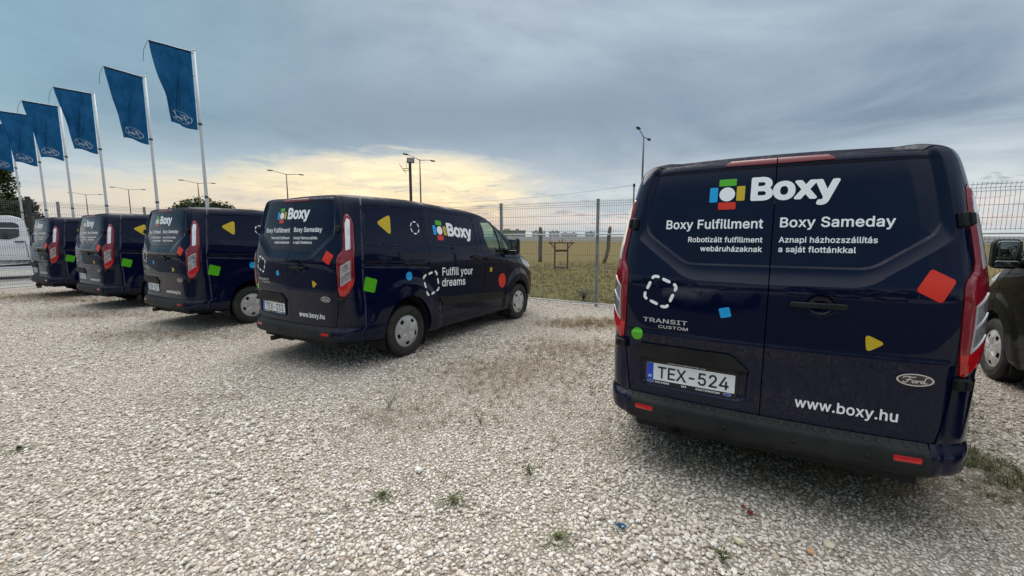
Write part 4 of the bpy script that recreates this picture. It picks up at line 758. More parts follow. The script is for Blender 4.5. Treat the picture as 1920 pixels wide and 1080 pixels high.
def make_wheel(parent, cx, cy, sg):
    """tyre and cover; sg is the outer side"""
    prof = [(-.105, .215), (-.112, .25), (-.115, .285), (-.108, .312), (-.092, .327), (-.06, .334), (-.02, .336), (.02, .336), (.06, .334), (.092, .327), (.108, .312), (.115, .285), (.112, .25), (.105, .215), (.085, .205), (-.085, .205)]
    b = MB(); b.lathe_x([(sg*a, r) for a, r in (prof if sg > 0 else prof)], 64, closed=True)
    if sg > 0: b.f = [f[::-1] for f in b.f]
    # tread blocks: shallow cross grooves shown as raised ribs round the tread
    for k in range(72):
        a = 2*math.pi*k/72
        for (x0, x1) in ((-.088, -.032), (.032, .088)):
            rot = Matrix.Rotation(a, 3, 'X'); c = rot @ Vector(((x0+x1)/2, .3355, 0))
            b.box(c, (x1-x0, .006, .018), rot)
    for k in range(3):
        r = (.242, .268, .300)[k]
        b.lathe_x([(sg*(.113+.0015*(k == 1)), r-.002), (sg*.1165, r), (sg*(.113), r+.002)], 64)
    w = b.obj('wheel', M_RUBBER, parent); w.location = (cx, cy, .335)
    h = MB(); NA = 110; rr = [.0, .012, .030, .036, .040, .065, .10, .128, .136, .156, .176, .184, .196, .204, .207, .207]
    base = [.0, .0, .0, -.004, -.002, .004, .006, .004, .002, -.003, -.009, -.012, -.016, -.014, -.022, -.05]
    for i in range(NA):
        for j, r in enumerate(rr):
            a = 2*math.pi*i/NA; c5 = math.cos(5*(a-.3))
            z = base[j]
            if .05 < r < .19: z += .0045*(1 if c5 > .0 else -1)*min(1, abs(c5)*3)*(1 if r < .15 else .6)
            if .06 < r < .12 and c5 > .86: z -= .006
            h.v.append((sg*(.112+z), r*math.cos(a), r*math.sin(a)))
    M_ = len(rr)
    for i in range(NA):
        k = (i+1) % NA; a = 2*math.pi*(i+.5)/NA; ph = ((5*(a-.3)+math.pi) % (2*math.pi))-math.pi  # 0 at spoke centre
        for j in range(M_-1):
            hole = rr[j] >= .134 and rr[j+1] <= .18 and abs(abs(ph)-math.pi) < (.80 if rr[j] > .15 else 1.02)
            if hole: continue
            f = (i*M_+j, i*M_+j+1, k*M_+j+1, k*M_+j)
            h.f.append(f[::-1] if sg > 0 else f); h.mi.append(0); h.sm.append(True)
    h.obj('hubcap', M_HUB, w)
    d = MB(); d.lathe_x([(sg*.070, .0), (sg*.070, .203)], 40)
    d.obj('rim', M_BLACK, w)
    return w

PLATES = {}
def plate_children(parent, text):
    """number plate with its dealer frame, flat, at its place in the left rear door"""
    a, _ = S(np.array([.65]), np.array([.684]), -1); b, _ = S(np.array([.14]), np.array([.684]), -1)
    t, _ = S(np.array([.39]), np.array([.74]), -1); u_, _ = S(np.array([.39]), np.array([.63]), -1)
    u = Vector(b[0]-a[0]).normalized(); v = Vector(t[0]-u_[0]); v = (v-u*v.dot(u)).normalized(); n = u.cross(v)
    c = Vector((a[0]+b[0])/2); o = c+Vector((0, 0, 0))
    def flat(name, V2, F, mt, par, h):
        me = bpy.data.meshes.new(name); me.from_pydata([tuple(o+u*p[0]+v*p[1]+n*h) for p in V2], [], F); me.materials.append(mt); me.update()
        return link(name, me, par)
    fr = MB(); fr.prism(roundpoly([(-.272, -.082), (.272, -.082), (.272, .080), (-.272, .080)], .008, 3), o+n*.001, u, v, n, .012)
    pl = fr.obj('number_plate', M_PLBLACK, parent)
    w = MB(); w.prism(roundpoly([(-.260, -.056), (.260, -.056), (.260, .056), (-.260, .056)], .006, 3), o+n*.0135, u, v, n, .0015); w.obj('plate_face', M_PLATE, pl)
    flat('plate_strip', *poly2d([(-.259, -.055), (-.217, -.055), (-.217, .055), (-.259, .055)]), M_PLBLUE, pl, .0162)
    flat('lettering', *text_fit(text, 'p', -.190, .228, -.040, cap=.078), M_PLBLACK, pl, .0164)
    flat('lettering', *text_fit('H', 'p', -.246, -.230, -.042, cap=.020), M_WHITE, pl, .0166)
    flat('lettering', *text_fit('www.fordsolymar.hu', 's', -.13, .095, .0625, cap=.0125), M_WHITE, pl, .0138)
    flat('lettering', *text_fit('SOLYMÁR', 's', -.205, -.115, -.0755, cap=.0115), M_WHITE, pl, .0138)
    flat('lettering', *text_fit('M3', 's', -.040, -.012, -.0755, cap=.0115), M_WHITE, pl, .0138)
    flat('lettering', *text_fit('ESZTERGOM', 's', .045, .180, -.0755, cap=.0115), M_WHITE, pl, .0138)
    for cx in (-.235, .222):
        flat('emblem', *poly2d(circ((cx, -.0695), .021, .0085, 20)), M_WHITE, pl, .0138)
        flat('emblem', *poly2d(circ((cx, -.0695), .019, .0070, 20)), M_PLBLUE, pl, .0141)
    return pl

# ------------------------------------------------------------------ assembling one van
def mir(poly): return [(-a, b) for a, b in poly][::-1]
def frame_at(s, z, sg):
    """orthonormal frame on the skin: origin, u (towards +x or forward), v (up), n (outward)"""
    P, N = S(np.array([s]), np.array([z]), sg); n = Vector(N[0]).normalized()
    v = Vector((0, 0, 1)); v = (v-n*v.dot(n)).normalized(); u = v.cross(n)
    return Vector(P[0]), u, v, n
def rot_of(u, v, n): return Matrix((u, v, n)).transposed()

def make_van_base():
    root = empty('parked_van')
    body_parts = []; PM = {}
    for sg in (1, -1):
        bm, lab = build_half(sg)
        A1 = to_sz('side', ARCH_R); A2 = to_sz('side', ARCH_F)
        vs = list({v for f in lab['body']+lab.get('bumper_corner', []) for v in f.verts})
        co = np.array([(v.co.x, v.co.y) for v in vs])
        dd = np.minimum(np.abs(sdpoly(co[:, 0], co[:, 1], A1)), np.abs(sdpoly(co[:, 0], co[:, 1], A2)))
        for v, q in zip(vs, dd): v.tag = bool(q < 1.5e-3)
        body_parts.append(patch_mesh('body', lab['body'], sg, 0, .03, inward_x=.14))
        body_parts.append(tuple(list(q) if i != 3 else [1]*len(q) for i, q in enumerate(patch_mesh('seal', lab.get('tail_seal', []), sg, -.006, .03))))
        for v in vs: v.tag = False
        rd = finish('rear_door', [patch_mesh('d', lab['rear_door'], sg, 0, .035)], [M_NAVY], root)
        sdn = finish('sliding_door', [patch_mesh('d', lab['sliding_door']+[], sg, 0, .035)], [M_NAVY], root)
        fd = finish('front_door', [patch_mesh('d', lab['front_door'], sg, 0, .035)], [M_NAVY], root)
        PM[sg] = (rd, sdn, fd)
        finish('window_seal', [patch_mesh('d', lab['wgap'], sg, .001, .03)], [M_BLACK], fd)
        finish('window', [patch_mesh('d', lab['window'], sg, -.004, 0)], [M_GLASS], fd)
        finish('rub_strip', [patch_mesh('d', lab['rub_strip'], sg, .012, .02)], [M_PLASTIC], sdn)
        finish('rub_strip', [patch_mesh('d', lab['rub_strip2'], sg, .012, .02)], [M_PLASTIC], fd)
        finish('door_rail', [patch_mesh('d', lab['rail_slot'], sg, -.010, 0)], [M_BLACK], root)
        if sg < 0: finish('plate_handle', [patch_mesh('d', lab['plate_handle'], sg, .024, .05)], [M_PLASTIC], rd)
        finish('brake_light', [patch_mesh('d', lab['brake_light'], sg, .006, .03)], [M_BRAKE], root)
        finish('reflector', [patch_mesh('d', lab['reflector'], sg, .003, .02)], [M_RED], root)
        finish('headlight', [patch_mesh('d', lab['headlight'], sg, .004, .03)], [M_CLEARM], root)
        finish('bumper_corner', [patch_mesh('d', lab['bumper_corner'], sg, .004, .03)], [M_NAVY], root)
        tl = finish('tail_light', [patch_mesh('d', lab['tail_red'], sg, .002, .04)], [M_REDD], root)
        finish('reversing_lens', [patch_mesh('d', lab['tail_white'], sg, .003, .01)], [M_CLEAR], tl)
        finish('indicator_lens', [patch_mesh('d', lab['tail_clear'], sg, .003, .01)], [M_CLEARM], tl)
        finish('brake_lens', [patch_mesh('d', lab['tail_low'], sg, .005, .02)], [M_RED], tl)
        finish('bright_strip', [patch_mesh('d', lab['tail_strip'], sg, .0065, .008)], [M_CHR_STRIP], tl)
        PM.setdefault('wind', []).append(patch_mesh('d', lab['windshield'], sg, -.003, 0))
        PM.setdefault('grille', []).append(patch_mesh('d', lab['grille'], sg, .004, .02))
        PM.setdefault('bump', []).append(patch_mesh('d', lab['bumper'], sg, .004, .03))
        bm.free()
    # roof skin between the two rims
    ss = np.linspace(0.0, LS, 150); V = []; F = []; LN = []; n = 8
    Rr, Nr = S(ss, np.full_like(ss, Z1), 1)
    for i in range(len(ss)):
        for k in range(n+1):
            t = k/n; x = Rr[i, 0]*(1-2*t); V.append((x, Rr[i, 1], Rr[i, 2]+.012*(1-(1-2*t)**2)*min(1, abs(Rr[i, 0])/.5)))
    for i in range(len(ss)-1):
        for k in range(n):
            q = (i*(n+1)+k, (i+1)*(n+1)+k, (i+1)*(n+1)+k+1, i*(n+1)+k+1); F.append(q); LN += [(0, 0, 1)]*4
    body_parts.append((V, F, LN, [0]*len(F)))
    finish('body', body_parts, [M_NAVY, M_BLACK], root)
    finish('windscreen', PM['wind'], [M_GLASS], root)
    finish('grille', PM['grille'], [M_PLASTIC], root)
    bumper = finish('bumper', PM['bump'], [M_BUMPER], root)
    # anti-slip ribs along the bumper step and the sensor caps below
    rb = MB(); rib_me = None
    for i in range(27):
        x = -.70+1.40*i/26; sg = 1 if x >= 0 else -1
        s, z = inv('rear', [abs(x)], [.499]); o, u, v, nn = frame_at(s[0], z[0], sg)
        if rib_me is None:
            m = MB(); m.rbox((0, 0, .003), (.022, .036, .009), .008, axis=2); m.rbox((0, .002, .0075), (.012, .024, .002), .004, mi=0, axis=2)
            rib_me = m.mesh('rib', M_RIB)
        r = link('rib', rib_me, bumper); r.matrix_local = Matrix.Translation(o) @ rot_of(u, v, nn).to_4x4()
    cap = MB(); cap.tube([(0, 0, 0), (0, 0, .003)], .013, 16); capm = cap.mesh('parking_sensor', M_PLASTIC)
    for x in (-.49, -.17, .17, .49):
        s, z = inv('rear', [abs(x)], [.43]); o, u, v, nn = frame_at(s[0], z[0], 1 if x > 0 else -1)
        c = link('parking_sensor', capm, bumper); c.matrix_local = Matrix.Translation(o+nn*.004) @ rot_of(u, v, nn).to_4x4()
    # hinges
    for sg in (1, -1):
        for (s_, z_, w_, h_) in ((.842, 1.640, .052, .074), (.838, .842, .070, .056)):
            o, u, v, nn = frame_at(s_, z_, sg); b = MB(); ro = rot_of(u, v, nn)
            b.rbox(o+nn*.016, (w_, h_, .032), .010, ro, axis=2)
            b.rbox(o+nn*.026+u*(sg*w_*.30), (w_*.45, h_*.82, .034), .008, ro, axis=2)
            b.obj('hinge', M_PLASTIC, root)
    # rear handle
    o, u, v, nn = frame_at(*[float(q[0]) for q in inv('rear', [.228], [1.265])], 1); o = o-v*.070; b = MB(); ro = rot_of(u, v, nn)
    b.rbox(o+nn*.028, (.250, .030, .020), .010, ro, axis=2); b.rbox(o+nn*.034-u*.045, (.15, .026, .014), .009, ro, axis=2)
    for q in (-.105, .105): b.rbox(o+nn*.010+u*q, (.030, .026, .03), .008, ro, axis=2)
    b.obj('handle', M_PLASTIC, PM[1][0])
    # side handles
    for sg in (1, -1):
        for (y, z, par) in ((2.538, 1.238, PM[sg][1]), (2.905, 1.206, PM[sg][2])):
            s, zz = inv('side', [y], [z]); o, u, v, nn = frame_at(s[0], zz[0], sg); b = MB(); ro = rot_of(u, v, nn)
            b.rbox(o+nn*.004, (.135, .085, .010), .04, ro, axis=2, n=6)
            b.rbox(o+nn*.030, (.225, .032, .020), .012, ro, axis=2)
            for q in (-.09, .09): b.rbox(o+nn*.015+u*q, (.032, .028, .03), .008, ro, axis=2)
            b.obj('handle', M_PLASTIC, par)
        # window divider and mirror
        fd = PM[sg][2]
        pts = []
        for t in np.linspace(0, 1, 6):
            s, zz = inv('side', [3.225+.085*t], [1.80-.535*t]); pts.append(frame_at(s[0], zz[0], sg)[0])
        b = MB(); b.tube(pts, .013, 6); b.obj('window_divider', M_BLACK, fd)
        b = MB()
        b.rbox((sg*1.095, 3.555, 1.385), (.205, .11, .295), .055, axis=1, n=6)
        b.rbox((sg*1.095, 3.60, 1.385), (.165, .05, .245), .05, axis=1, n=6)
        b.tube([(sg*.955, 3.60, 1.285), (sg*1.04, 3.585, 1.30), (sg*1.09, 3.57, 1.34)], [.045, .04, .045], 8)
        mr = b.obj('side_mirror', M_PLASTIC, fd)
        g = MB(); g.rbox((sg*1.095, 3.4985, 1.425), (.170, .006, .180), .035, axis=1, n=5); g.rbox((sg*1.095, 3.4985, 1.288), (.170, .006, .058), .02, axis=1, n=4)
        g.obj('mirror_glass', M_MIRROR, fd)
        # wheels, liners, flaps
        for cy in (1.04, 3.973): make_wheel(root, sg*.850, cy, sg)
        for (cy, cz, rx, rz) in ((1.05, .375, .40, .42), (3.945, .36, .39, .39)):
            l = MB(); a = np.linspace(-.75, math.pi+.75, 24); vv = []; ff = []
            for x in (sg*.955, sg*.70):
                for q in a: vv.append((x, cy+rx*math.cos(q), cz+rz*math.sin(q)))
            for i in range(23): ff.append((i, i+1, 24+i+1, 24+i))
            l.add(vv, ff, 0, True); l.add([vv[24+i] for i in range(24)], [tuple(range(24))], 0)
            l.obj('arch_liner', M_LINER, root)
        for (y, z0, z1) in ((.640, .17, .50), (3.505, .165, .35)):
            f = MB(); f.rbox((sg*.845, y, (z0+z1)/2), (.235, .012, z1-z0), .004, axis=0); f.obj('mud_flap', M_PLASTIC, root)
    # underside, cab fittings
    u = MB(); u.box((0, 2.4, .36), (1.44, 4.5, .16)); u.box((0, 1.04, .31), (1.5, .12, .12)); u.box((0, 3.97, .31), (1.5, .12, .12)); u.box((-.45, .55, .30), (.30, .62, .16))
    u.tube([(-.45, .9, .28), (-.45, .2, .27), (-.47, .07, .265)], .03, 10)
    u.obj('underbody', M_UNDER, root)
    s = MB(); s.box((0, 2.66, 1.15), (1.70, .02, 1.5)); s.obj('bulkhead', M_SEAT, root)
    for x in (-.46, .46):
        s = MB(); s.rbox((x, 3.0, .92), (.50, .52, .16), .06, axis=2); s.rbox((x, 2.80, 1.26), (.48, .14, .58), .06, Matrix.Rotation(R(10), 3, 'X'), axis=1); s.rbox((x, 2.74, 1.62), (.26, .10, .17), .05, axis=1)
        s.obj('seat', M_SEAT, root)
    s = MB(); s.rbox((0, 3.78, 1.06), (1.62, .36, .26), .08, axis=0); s.lathe_x([(0, .17), (.012, .182), (0, .194), (-.012, .182)], 28, closed=True)
    for i in range(len(s.v)-28*4, len(s.v)):
        p = Matrix.Rotation(R(62), 3, 'Y') @ Vector(s.v[i]); p = Matrix.Rotation(R(90), 3, 'Z') @ p; s.v[i] = tuple(p+Vector((-.45, 3.50, 1.22)))
    s.obj('dashboard', M_SEAT, root)
    return root, PM, bumper

def add_graphics(root, PM):
    rdR, sdR, fdR = PM[1]; rdL = PM[-1][0]
    def both(pts): return rdR if sum(p[0] for p in pts)/len(pts) > 0 else rdL
    def rear(name, V2, F, mt, off=.0016, par=None):
        return decal(name, V2, F, 'rear', mt, par or both(list(V2)), off=off)
    def side(name, V2, F, mt, par, off=.0016): return decal(name, V2, F, 'side', mt, par, 1, off)
    # --- rear
    def quad(x0, x1, z0, z1, r=.006): return roundpoly([(x0, z0), (x1, z0), (x1, z1), (x0, z1)], r, 2)
    rear('logo_block', *fan2d(quad(-.293, -.199, 1.868, 1.910)), M_GREEN); rear('logo_block', *fan2d(quad(-.196, -.152, 1.777, 1.864)), M_YELLOW)
    rear('logo_block', *fan2d(quad(-.342, -.297, 1.772, 1.862)), M_BLUE); rear('logo_block', *fan2d(quad(-.291, -.197, 1.727, 1.770)), M_REDV)
    rear('logo_dot', *fan2d(circ((-.246, 1.818), .042, .042)), M_WHITE)
    P, F = text_fit('Boxy', 'h', -.122, .297, 1.781, cap=.130, track=-.005); rear('lettering', P, F, M_WHITE, par=rdR)
    for s_, a, b, z, c in (('Boxy Fulfillment', -.586, -.048, 1.614, .055), ('Boxy Sameday', .034, .536, 1.619, .054), ('Robotizált fulfillment', -.447, -.046, 1.532, .031), ('webáruházaknak', -.374, -.045, 1.478, .031),
                          ('Aznapi házhozszállítás', .034, .469, 1.533, .031), ('a saját flottánkkal', .034, .383, 1.480, .031), ('www.boxy.hu', .165, .607, .617, .057)):
        P, F = text_fit(s_, 's', a, b, z, cap=c, track=.012); rear('lettering', P, F, M_WHITE)
    for st in dash_ring((-.587, 1.214), .080, .032, -22, 8, .02, .52): rear('dash_mark', *stroke2d(st, .019), M_WHITE, par=rdL)
    rear('sticker', *fan2d(rotsq((-.210, 1.116), .058, .058, 15, .008)), M_BLUE)
    rear('sticker', *fan2d(roundpoly([(.619, 1.296), (.720, 1.238), (.771, 1.349), (.673, 1.406)], .016, 5)), M_REDV)
    rear('sticker', *fan2d(roundpoly([(.452, .966), (.527, 1.021), (.440, 1.064)], .016, 5)), M_YELLOW)
    rear('sticker', *fan2d(circ((-.722, .925), .038, .040)), M_GREEN)
    for s_, a, b, z, c in (('TRANSIT', -.686, -.414, 1.014, .027), ('CUSTOM', -.588, -.409, .981, .019)):
        P, F = text_fit(s_, 'p' if False else 's', a, b, z, cap=c, track=.03); rear('badge_lettering', P, F, M_CHROME_D, off=.004)
    # oval badge
    s, z = inv('rear', [.651], [.852]); o, u, v, n = frame_at(s[0], z[0], 1)
    def flat(name, V2, F, mt, par, h):
        me = bpy.data.meshes.new(name); me.from_pydata([tuple(o+u*p[0]+v*p[1]+n*h) for p in V2], [], F); me.materials.append(mt); me.update(); return link(name, me, par)
    em = MB(); em.prism(circ((0, 0), .0735, .0325, 40), o, u, v, n, .009); em.obj('badge', M_CHROME, rdR)
    flat('badge_field', *poly2d(circ((0, 0), .066, .0265, 36)), M_BADGE, rdR, .0095)
    V = []; F = []
    for st in SCRIPT:
        v2, f2 = stroke2d([((p[0]-.62)*.074, (p[1]-.50)*.036) for p in st], .0052); b = len(V); V += [tuple(q) for q in v2]; F += [tuple(b+i for i in q) for q in f2]
    me = bpy.data.meshes.new('badge_lettering'); VV = []
    k = 0
    for st in SCRIPT:
        n2 = len(stroke2d([((p[0]-.62)*.074, (p[1]-.50)*.036) for p in st], .0052)[0])
        VV += [tuple(o+u*q[0]+v*q[1]+n*(.0100+.0003*(k % 3))) for q in V[len(VV):len(VV)+n2]]; k += 1
    me.from_pydata(VV, [], F); me.materials.append(M_CHROME); me.update(); link('badge_lettering', me, rdR)
    # --- right side
    side('sticker', *fan2d(roundpoly([(.640, 1.727), (.838, 1.570), (.876, 1.835)], .035, 6)), M_YELLOW, root)
    for st in dash_ring((1.27, 1.674), .078, 0, 10, 6, .02, .5, 'circle', .95): side('dash_mark', *stroke2d(st, .016), M_WHITE, root)
    def pq(y0, y1, z0, z1, sl=-.05, r=.008): return roundpoly([(y0, z0), (y1, z0+sl*(y1-y0)), (y1, z1+sl*(y1-y0)), (y0, z1)], r, 2)
    side('logo_block', *fan2d(pq(1.694, 1.825, 1.722, 1.786)), M_GREEN, sdR); side('logo_block', *fan2d(pq(1.842, 1.903, 1.576, 1.706)), M_YELLOW, sdR)
    side('logo_block', *fan2d(pq(1.622, 1.684, 1.586, 1.716)), M_BLUE, sdR); side('logo_block', *fan2d(pq(1.692, 1.818, 1.510, 1.578)), M_REDV, sdR)
    side('logo_dot', *fan2d(circ((1.762, 1.645), .060, .060)), M_WHITE, sdR)
    P, F = text_fit('Boxy', 'h', 1.925, 2.520, 1.578, 1.535, cap=.180, track=-.005); side('lettering', P, F, M_WHITE, sdR)
    for s_, a, b, z, z2 in (('Fulfill your', 1.712, 2.445, 1.012, .975), ('dreams', 1.709, 2.260, .857, .829)):
        P, F = text_fit(s_, 's', a, b, z, z2, cap=.112, track=.012); side('lettering', P, F, M_WHITE, sdR)
    side('sticker', *fan2d(roundpoly([(.360, .940), (.512, .898), (.556, 1.052), (.398, 1.102)], .022, 5)), M_GREEN, root)
    side('sticker', *fan2d(circ((1.062, 1.054), .054, .056)), M_BLUE, root)
    for i, st in enumerate(dash_ring((1.480, .925), .138, .06, 14, 8, .03, .46)):
        side('dash_mark', *stroke2d(st, .030), M_WHITE, sdR if sum(p[0] for p in st)/6 > 1.53 else root, off=.002)
    side('sticker', *fan2d(roundpoly([(2.932, .975), (3.000, .972), (3.006, 1.044), (2.935, 1.050)], .008, 2)), M_YELLOW, fdR)
    side('sticker', *fan2d(circ((3.325, .797), .112, .126, 36)), M_REDV, fdR)

VAN_TH = 30.546
VAN_POS = dict(A=(1.4055, 2.3056), B=(-2.7160, 5.0175), C=(-6.0138, 7.1357), D=(-9.2789, 9.1464), E=(-12.3545, 10.9545), G=(4.105, .665))
def build_vans():
    base, PM, bumper = make_van_base()
    index_children()
    grey = copy_tree(base)
    grey.location = (*VAN_POS['G'], 0); grey.rotation_euler = (0, 0, R(-VAN_TH))
    tag(grey, 'plain dark grey van without graphics beyond the closest navy van, silver wheel covers', 'van', 'vans parked in a row along the fence')
    index_children()
    def recolour(o):
        if o.type == 'MESH':
            for sl in o.material_slots:
                if sl.material == M_NAVY: sl.link = 'OBJECT'; sl.material = M_GREYPAINT
        for c in CH.get(o.name, ()): recolour(c)
    recolour(grey)
    add_graphics(base, PM)
    index_children()
    vans = {}
    for k in 'ABCDE':
        vans[k] = base if k == 'B' else copy_tree(base)
    for k, o in vans.items():
        o.location = (*VAN_POS[k], 0); o.rotation_euler = (0, 0, R(-VAN_TH))
        plate_children(o, dict(A='TEX-524', B='TEX-332', C='TEX-527', D='TEX-523', E='TEX-521')[k])
    L = dict(A='navy van close up seen from directly behind, number plate TEX-524',
             B='navy van showing its full right side with slogan, number plate TEX-332',
             C='navy van just left of the TEX-332 van, its rear wheel cover half hidden',
             D='navy van second from the far left, yellow triangle cut off by its neighbour',
             E='navy van at the far left end beside the wire fence and white truck')
    for k, o in vans.items(): tag(o, L[k], 'van', 'vans parked in a row along the fence')
    return vans

# ------------------------------------------------------------------ ground
FD = Vector((.85565, -.51756, 0)); FO = Vector((.39835, 10.35, 0)); FN = Vector((.51756, .85565, 0))   # fence line: direction, origin, normal (outwards)
def fpt(s, n=0.0, z=0.0): return FO+FD*s+FN*n+Vector((0, 0, z))
CORNER_S = -17.3
LEFT_A = fpt(CORNER_S); LEFT_DIR = (Vector((-14.85, 12.1, 0))-LEFT_A).normalized()
def patches(t, p, spots, soft=.5):
    """irregular soil and shade spots with a place of their own: list of (x, y, rx, ry)"""
    acc = None
    wob = t.new('ShaderNodeVectorMath', operation='MULTIPLY_ADD'); t.put(wob.inputs[0], t.noise(p, 1.3, 4, .6, 0, 1)); wob.inputs[1].default_value = (.9, .9, 0); t.put(wob.inputs[2], p)
    for (x, y, rx, ry) in spots:
        mp = t.new('ShaderNodeVectorMath', operation='SUBTRACT'); t.put(mp.inputs[0], wob.outputs[0]); mp.inputs[1].default_value = (x+.45, y+.45, 0)
        sc = t.new('ShaderNodeVectorMath', operation='MULTIPLY'); t.put(sc.inputs[0], mp.outputs[0]); sc.inputs[1].default_value = (1/rx, 1/ry, 0)
        ln = t.new('ShaderNodeVectorMath', operation='LENGTH'); t.put(ln.inputs[0], sc.outputs[0])
        v = t.step(ln.outputs['Value'], 1.15, .25)
        acc = v if acc is None else t.m('MAXIMUM', acc, v)
    return acc
SOIL_SHADE = [(-.1, 4.75, 1.0, .8), (.75, 5.7, .7, .6), (-3.0, 3.9, .7, .3), (-1.15, 3.6, .6, .35), (-5.5, 6.55, 1.5, .5), (-8.2, 8.3, 1.6, .5), (1.5, 2.85, 1.0, .5), (2.35, 2.55, 1.0, .6), (-12.4, 10.7, 1.6, .9), (1.3, 7.4, 1.1, .7), (3.0, 2.7, .5, .9), (-2.4, 5.4, 1.2, .7)]  # bare soil; spots under the vans also paint in darker contact shade
STONE_RAMP = [(0, (.26, .212, .168)), (.08, (.44, .377, .308)), (.28, (.59, .507, .418)), (.52, (.695, .617, .530)), (.78, (.785, .718, .635)), (.972, (.82, .80, .77)), (.98, (.50, .40, .30)), (.99, (.42, .31, .24)), (1, (.32, .32, .33))]
def gravel_f(t, b):
    p = world_co(t)
    v = t.new('ShaderNodeTexVoronoi'); t.put(v.inputs['Vector'], p); v.inputs['Scale'].default_value = 36
    sp = t.new('ShaderNodeSeparateColor'); t.put(sp.inputs[0], v.outputs['Color'])
    st = t.ramp(sp.outputs[0], STONE_RAMP)
    edge = t.vor(p, 36, 'DISTANCE_TO_EDGE', 0)
    c = t.mix(t.step(edge, .16, .02), st, (.20, .168, .135))
    fine = t.noise(p, 95, 3, .6); c = t.mix(t.rng(fine, .35, .7, 0, .40), c, (.35, .30, .25))
    big = t.noise(p, .45, 5, .6); c = t.mix(t.rng(big, .42, .68, 0, .38), c, (.42, .365, .305))
    so = patches(t, p, SOIL_SHADE); so = t.m('MULTIPLY', so, t.rng(t.noise(p, 9, 4, .65), .36, .6, .15, 1.0))
    c = t.mix(t.m('MULTIPLY', so, .48), c, (.21, .168, .125))
    t.put(b.inputs['Base Color'], c); b.inputs['Roughness'].default_value = .9; b.inputs['Specular IOR Level'].default_value = .25
    h = t.m('ADD', t.m('MULTIPLY', t.step(edge, 0, .28), .7), t.m('MULTIPLY', fine, .3))
    t.put(b.inputs['Normal'], t.bump(h, .9, .018))
M_GRAVEL = mat('gravel_ground', build=gravel_f)
def stone_f(t, b):
    oi = t.new('ShaderNodeObjectInfo'); p = world_co(t)
    c = t.ramp(oi.outputs['Random'], STONE_RAMP)
    n = t.noise(p, 60, 4, .6); c = t.mix(t.rng(n, .35, .7, 0, .4), c, (.36, .325, .28))
    big = t.noise(p, .45, 5, .6); c = t.mix(t.rng(big, .42, .68, 0, .30), c, (.48, .42, .355))
    so = patches(t, p, SOIL_SHADE); so = t.m('MULTIPLY', so, t.rng(t.noise(p, 9, 4, .65), .36, .6, .15, 1.0))
    c = t.mix(t.m('MULTIPLY', so, .34), c, (.26, .205, .15))
    t.put(b.inputs['Base Color'], c); b.inputs['Roughness'].default_value = .82; b.inputs['Specular IOR Level'].default_value = .3
M_STONE = mat('gravel_stone', build=stone_f)
def field_f(t, b):
    p = world_co(t)
    dv = t.new('ShaderNodeVectorMath', operation='DOT_PRODUCT'); t.put(dv.inputs[0], p); dv.inputs[1].default_value = tuple(FN)
    n = t.m('SUBTRACT', dv.outputs['Value'], float(FO.dot(FN)))
    ns = t.noise(p, .22, 5, .62); nf = t.noise(p, 3.2, 5, .65); nn = t.noise(p, 30, 3, .6)
    gr = t.mix(t.rng(nf, .35, .65, 0, 1), (.072, .078, .026), (.145, .125, .055))
    gr = t.mix(t.rng(nn, .4, .65, 0, .5), gr, (.24, .20, .09))
    dry = t.mix(t.rng(nf, .35, .65, 0, 1), (.120, .098, .046), (.190, .155, .080))
    k = t.step(t.m('ADD', n, t.m('MULTIPLY', t.m('SUBTRACT', ns, .5), 9)), 11, 20)
    c = t.mix(k, gr, dry)
    c = t.mix(t.m('MULTIPLY', t.step(ns, .5, .62), .5), c, (.17, .13, .07))
    far = t.step(n, 110, 160); c = t.mix(far, c, (.10, .095, .062))
    t.put(b.inputs['Base Color'], c); b.inputs['Roughness'].default_value = .95; b.inputs['Specular IOR Level'].default_value = 0
    t.put(b.inputs['Normal'], t.bump(nf, .6, .12))
M_FIELD = mat('field_grass', build=field_f)
def sheet(name, pts, z, m):
    b = MB(); b.add([(p[0], p[1], z) for p in pts], [tuple(range(len(pts)))]); o = b.obj(name, m); tag(o, kind='structure'); return o
def build_ground():
    # the field reaches the horizon; the gravel lot lies on it
    sheet('field', [(-2500, -2500), (2500, -2500), (2500, 2500), (-2500, 2500)], -.02, M_FIELD)
    a = fpt(-60, .35); b_ = fpt(40, .35); c = b_-FN*70; d = a-FN*70
    sheet('gravel_lot', [a, d, c, b_], 0.0, M_GRAVEL)
    # service yard beyond the left fence: pale asphalt where the white truck stands
    def asp(t, bb):
        p = world_co(t); n = t.noise(p, 2, 5, .6); n2 = t.noise(p, 120, 2, .6)
        t.put(bb.inputs['Base Color'], t.mix(t.rng(n, .35, .65, 0, 1), (.20, .195, .185), (.29, .28, .26))); bb.inputs['Roughness'].default_value = .9
        t.put(bb.inputs['Normal'], t.bump(n2, .3, .01))
    m = mat('yard_asphalt', build=asp)
    p0 = LEFT_A+Vector((-.6, 0, 0)); p1 = LEFT_A+LEFT_DIR*26+Vector((-.6, 0, 0))
    tr = R(-VAN_TH); cr, sr = math.cos(-tr), math.sin(-tr); W = lambda x, y: (1.4055+x*cr+y*sr, 2.3056-x*sr+y*cr)
    def asp2(t, bb):
        p = world_co(t); n = t.noise(p, 1.2, 5, .6)
        t.put(bb.inputs['Base Color'], t.mix(t.rng(n, .35, .65, 0, 1), (.045, .045, .046), (.075, .074, .072))); bb.inputs['Roughness'].default_value = .9
    sheet('access_road', [W(-70, -3.4), W(-70, -19), W(70, -19), W(70, -3.4)], .008, mat('dark_asphalt', build=asp2))
    sheet('yard', [p0, p0+Vector((-40, 24, 0)), p1+Vector((-45, 0, 0)), p1], .004, m)
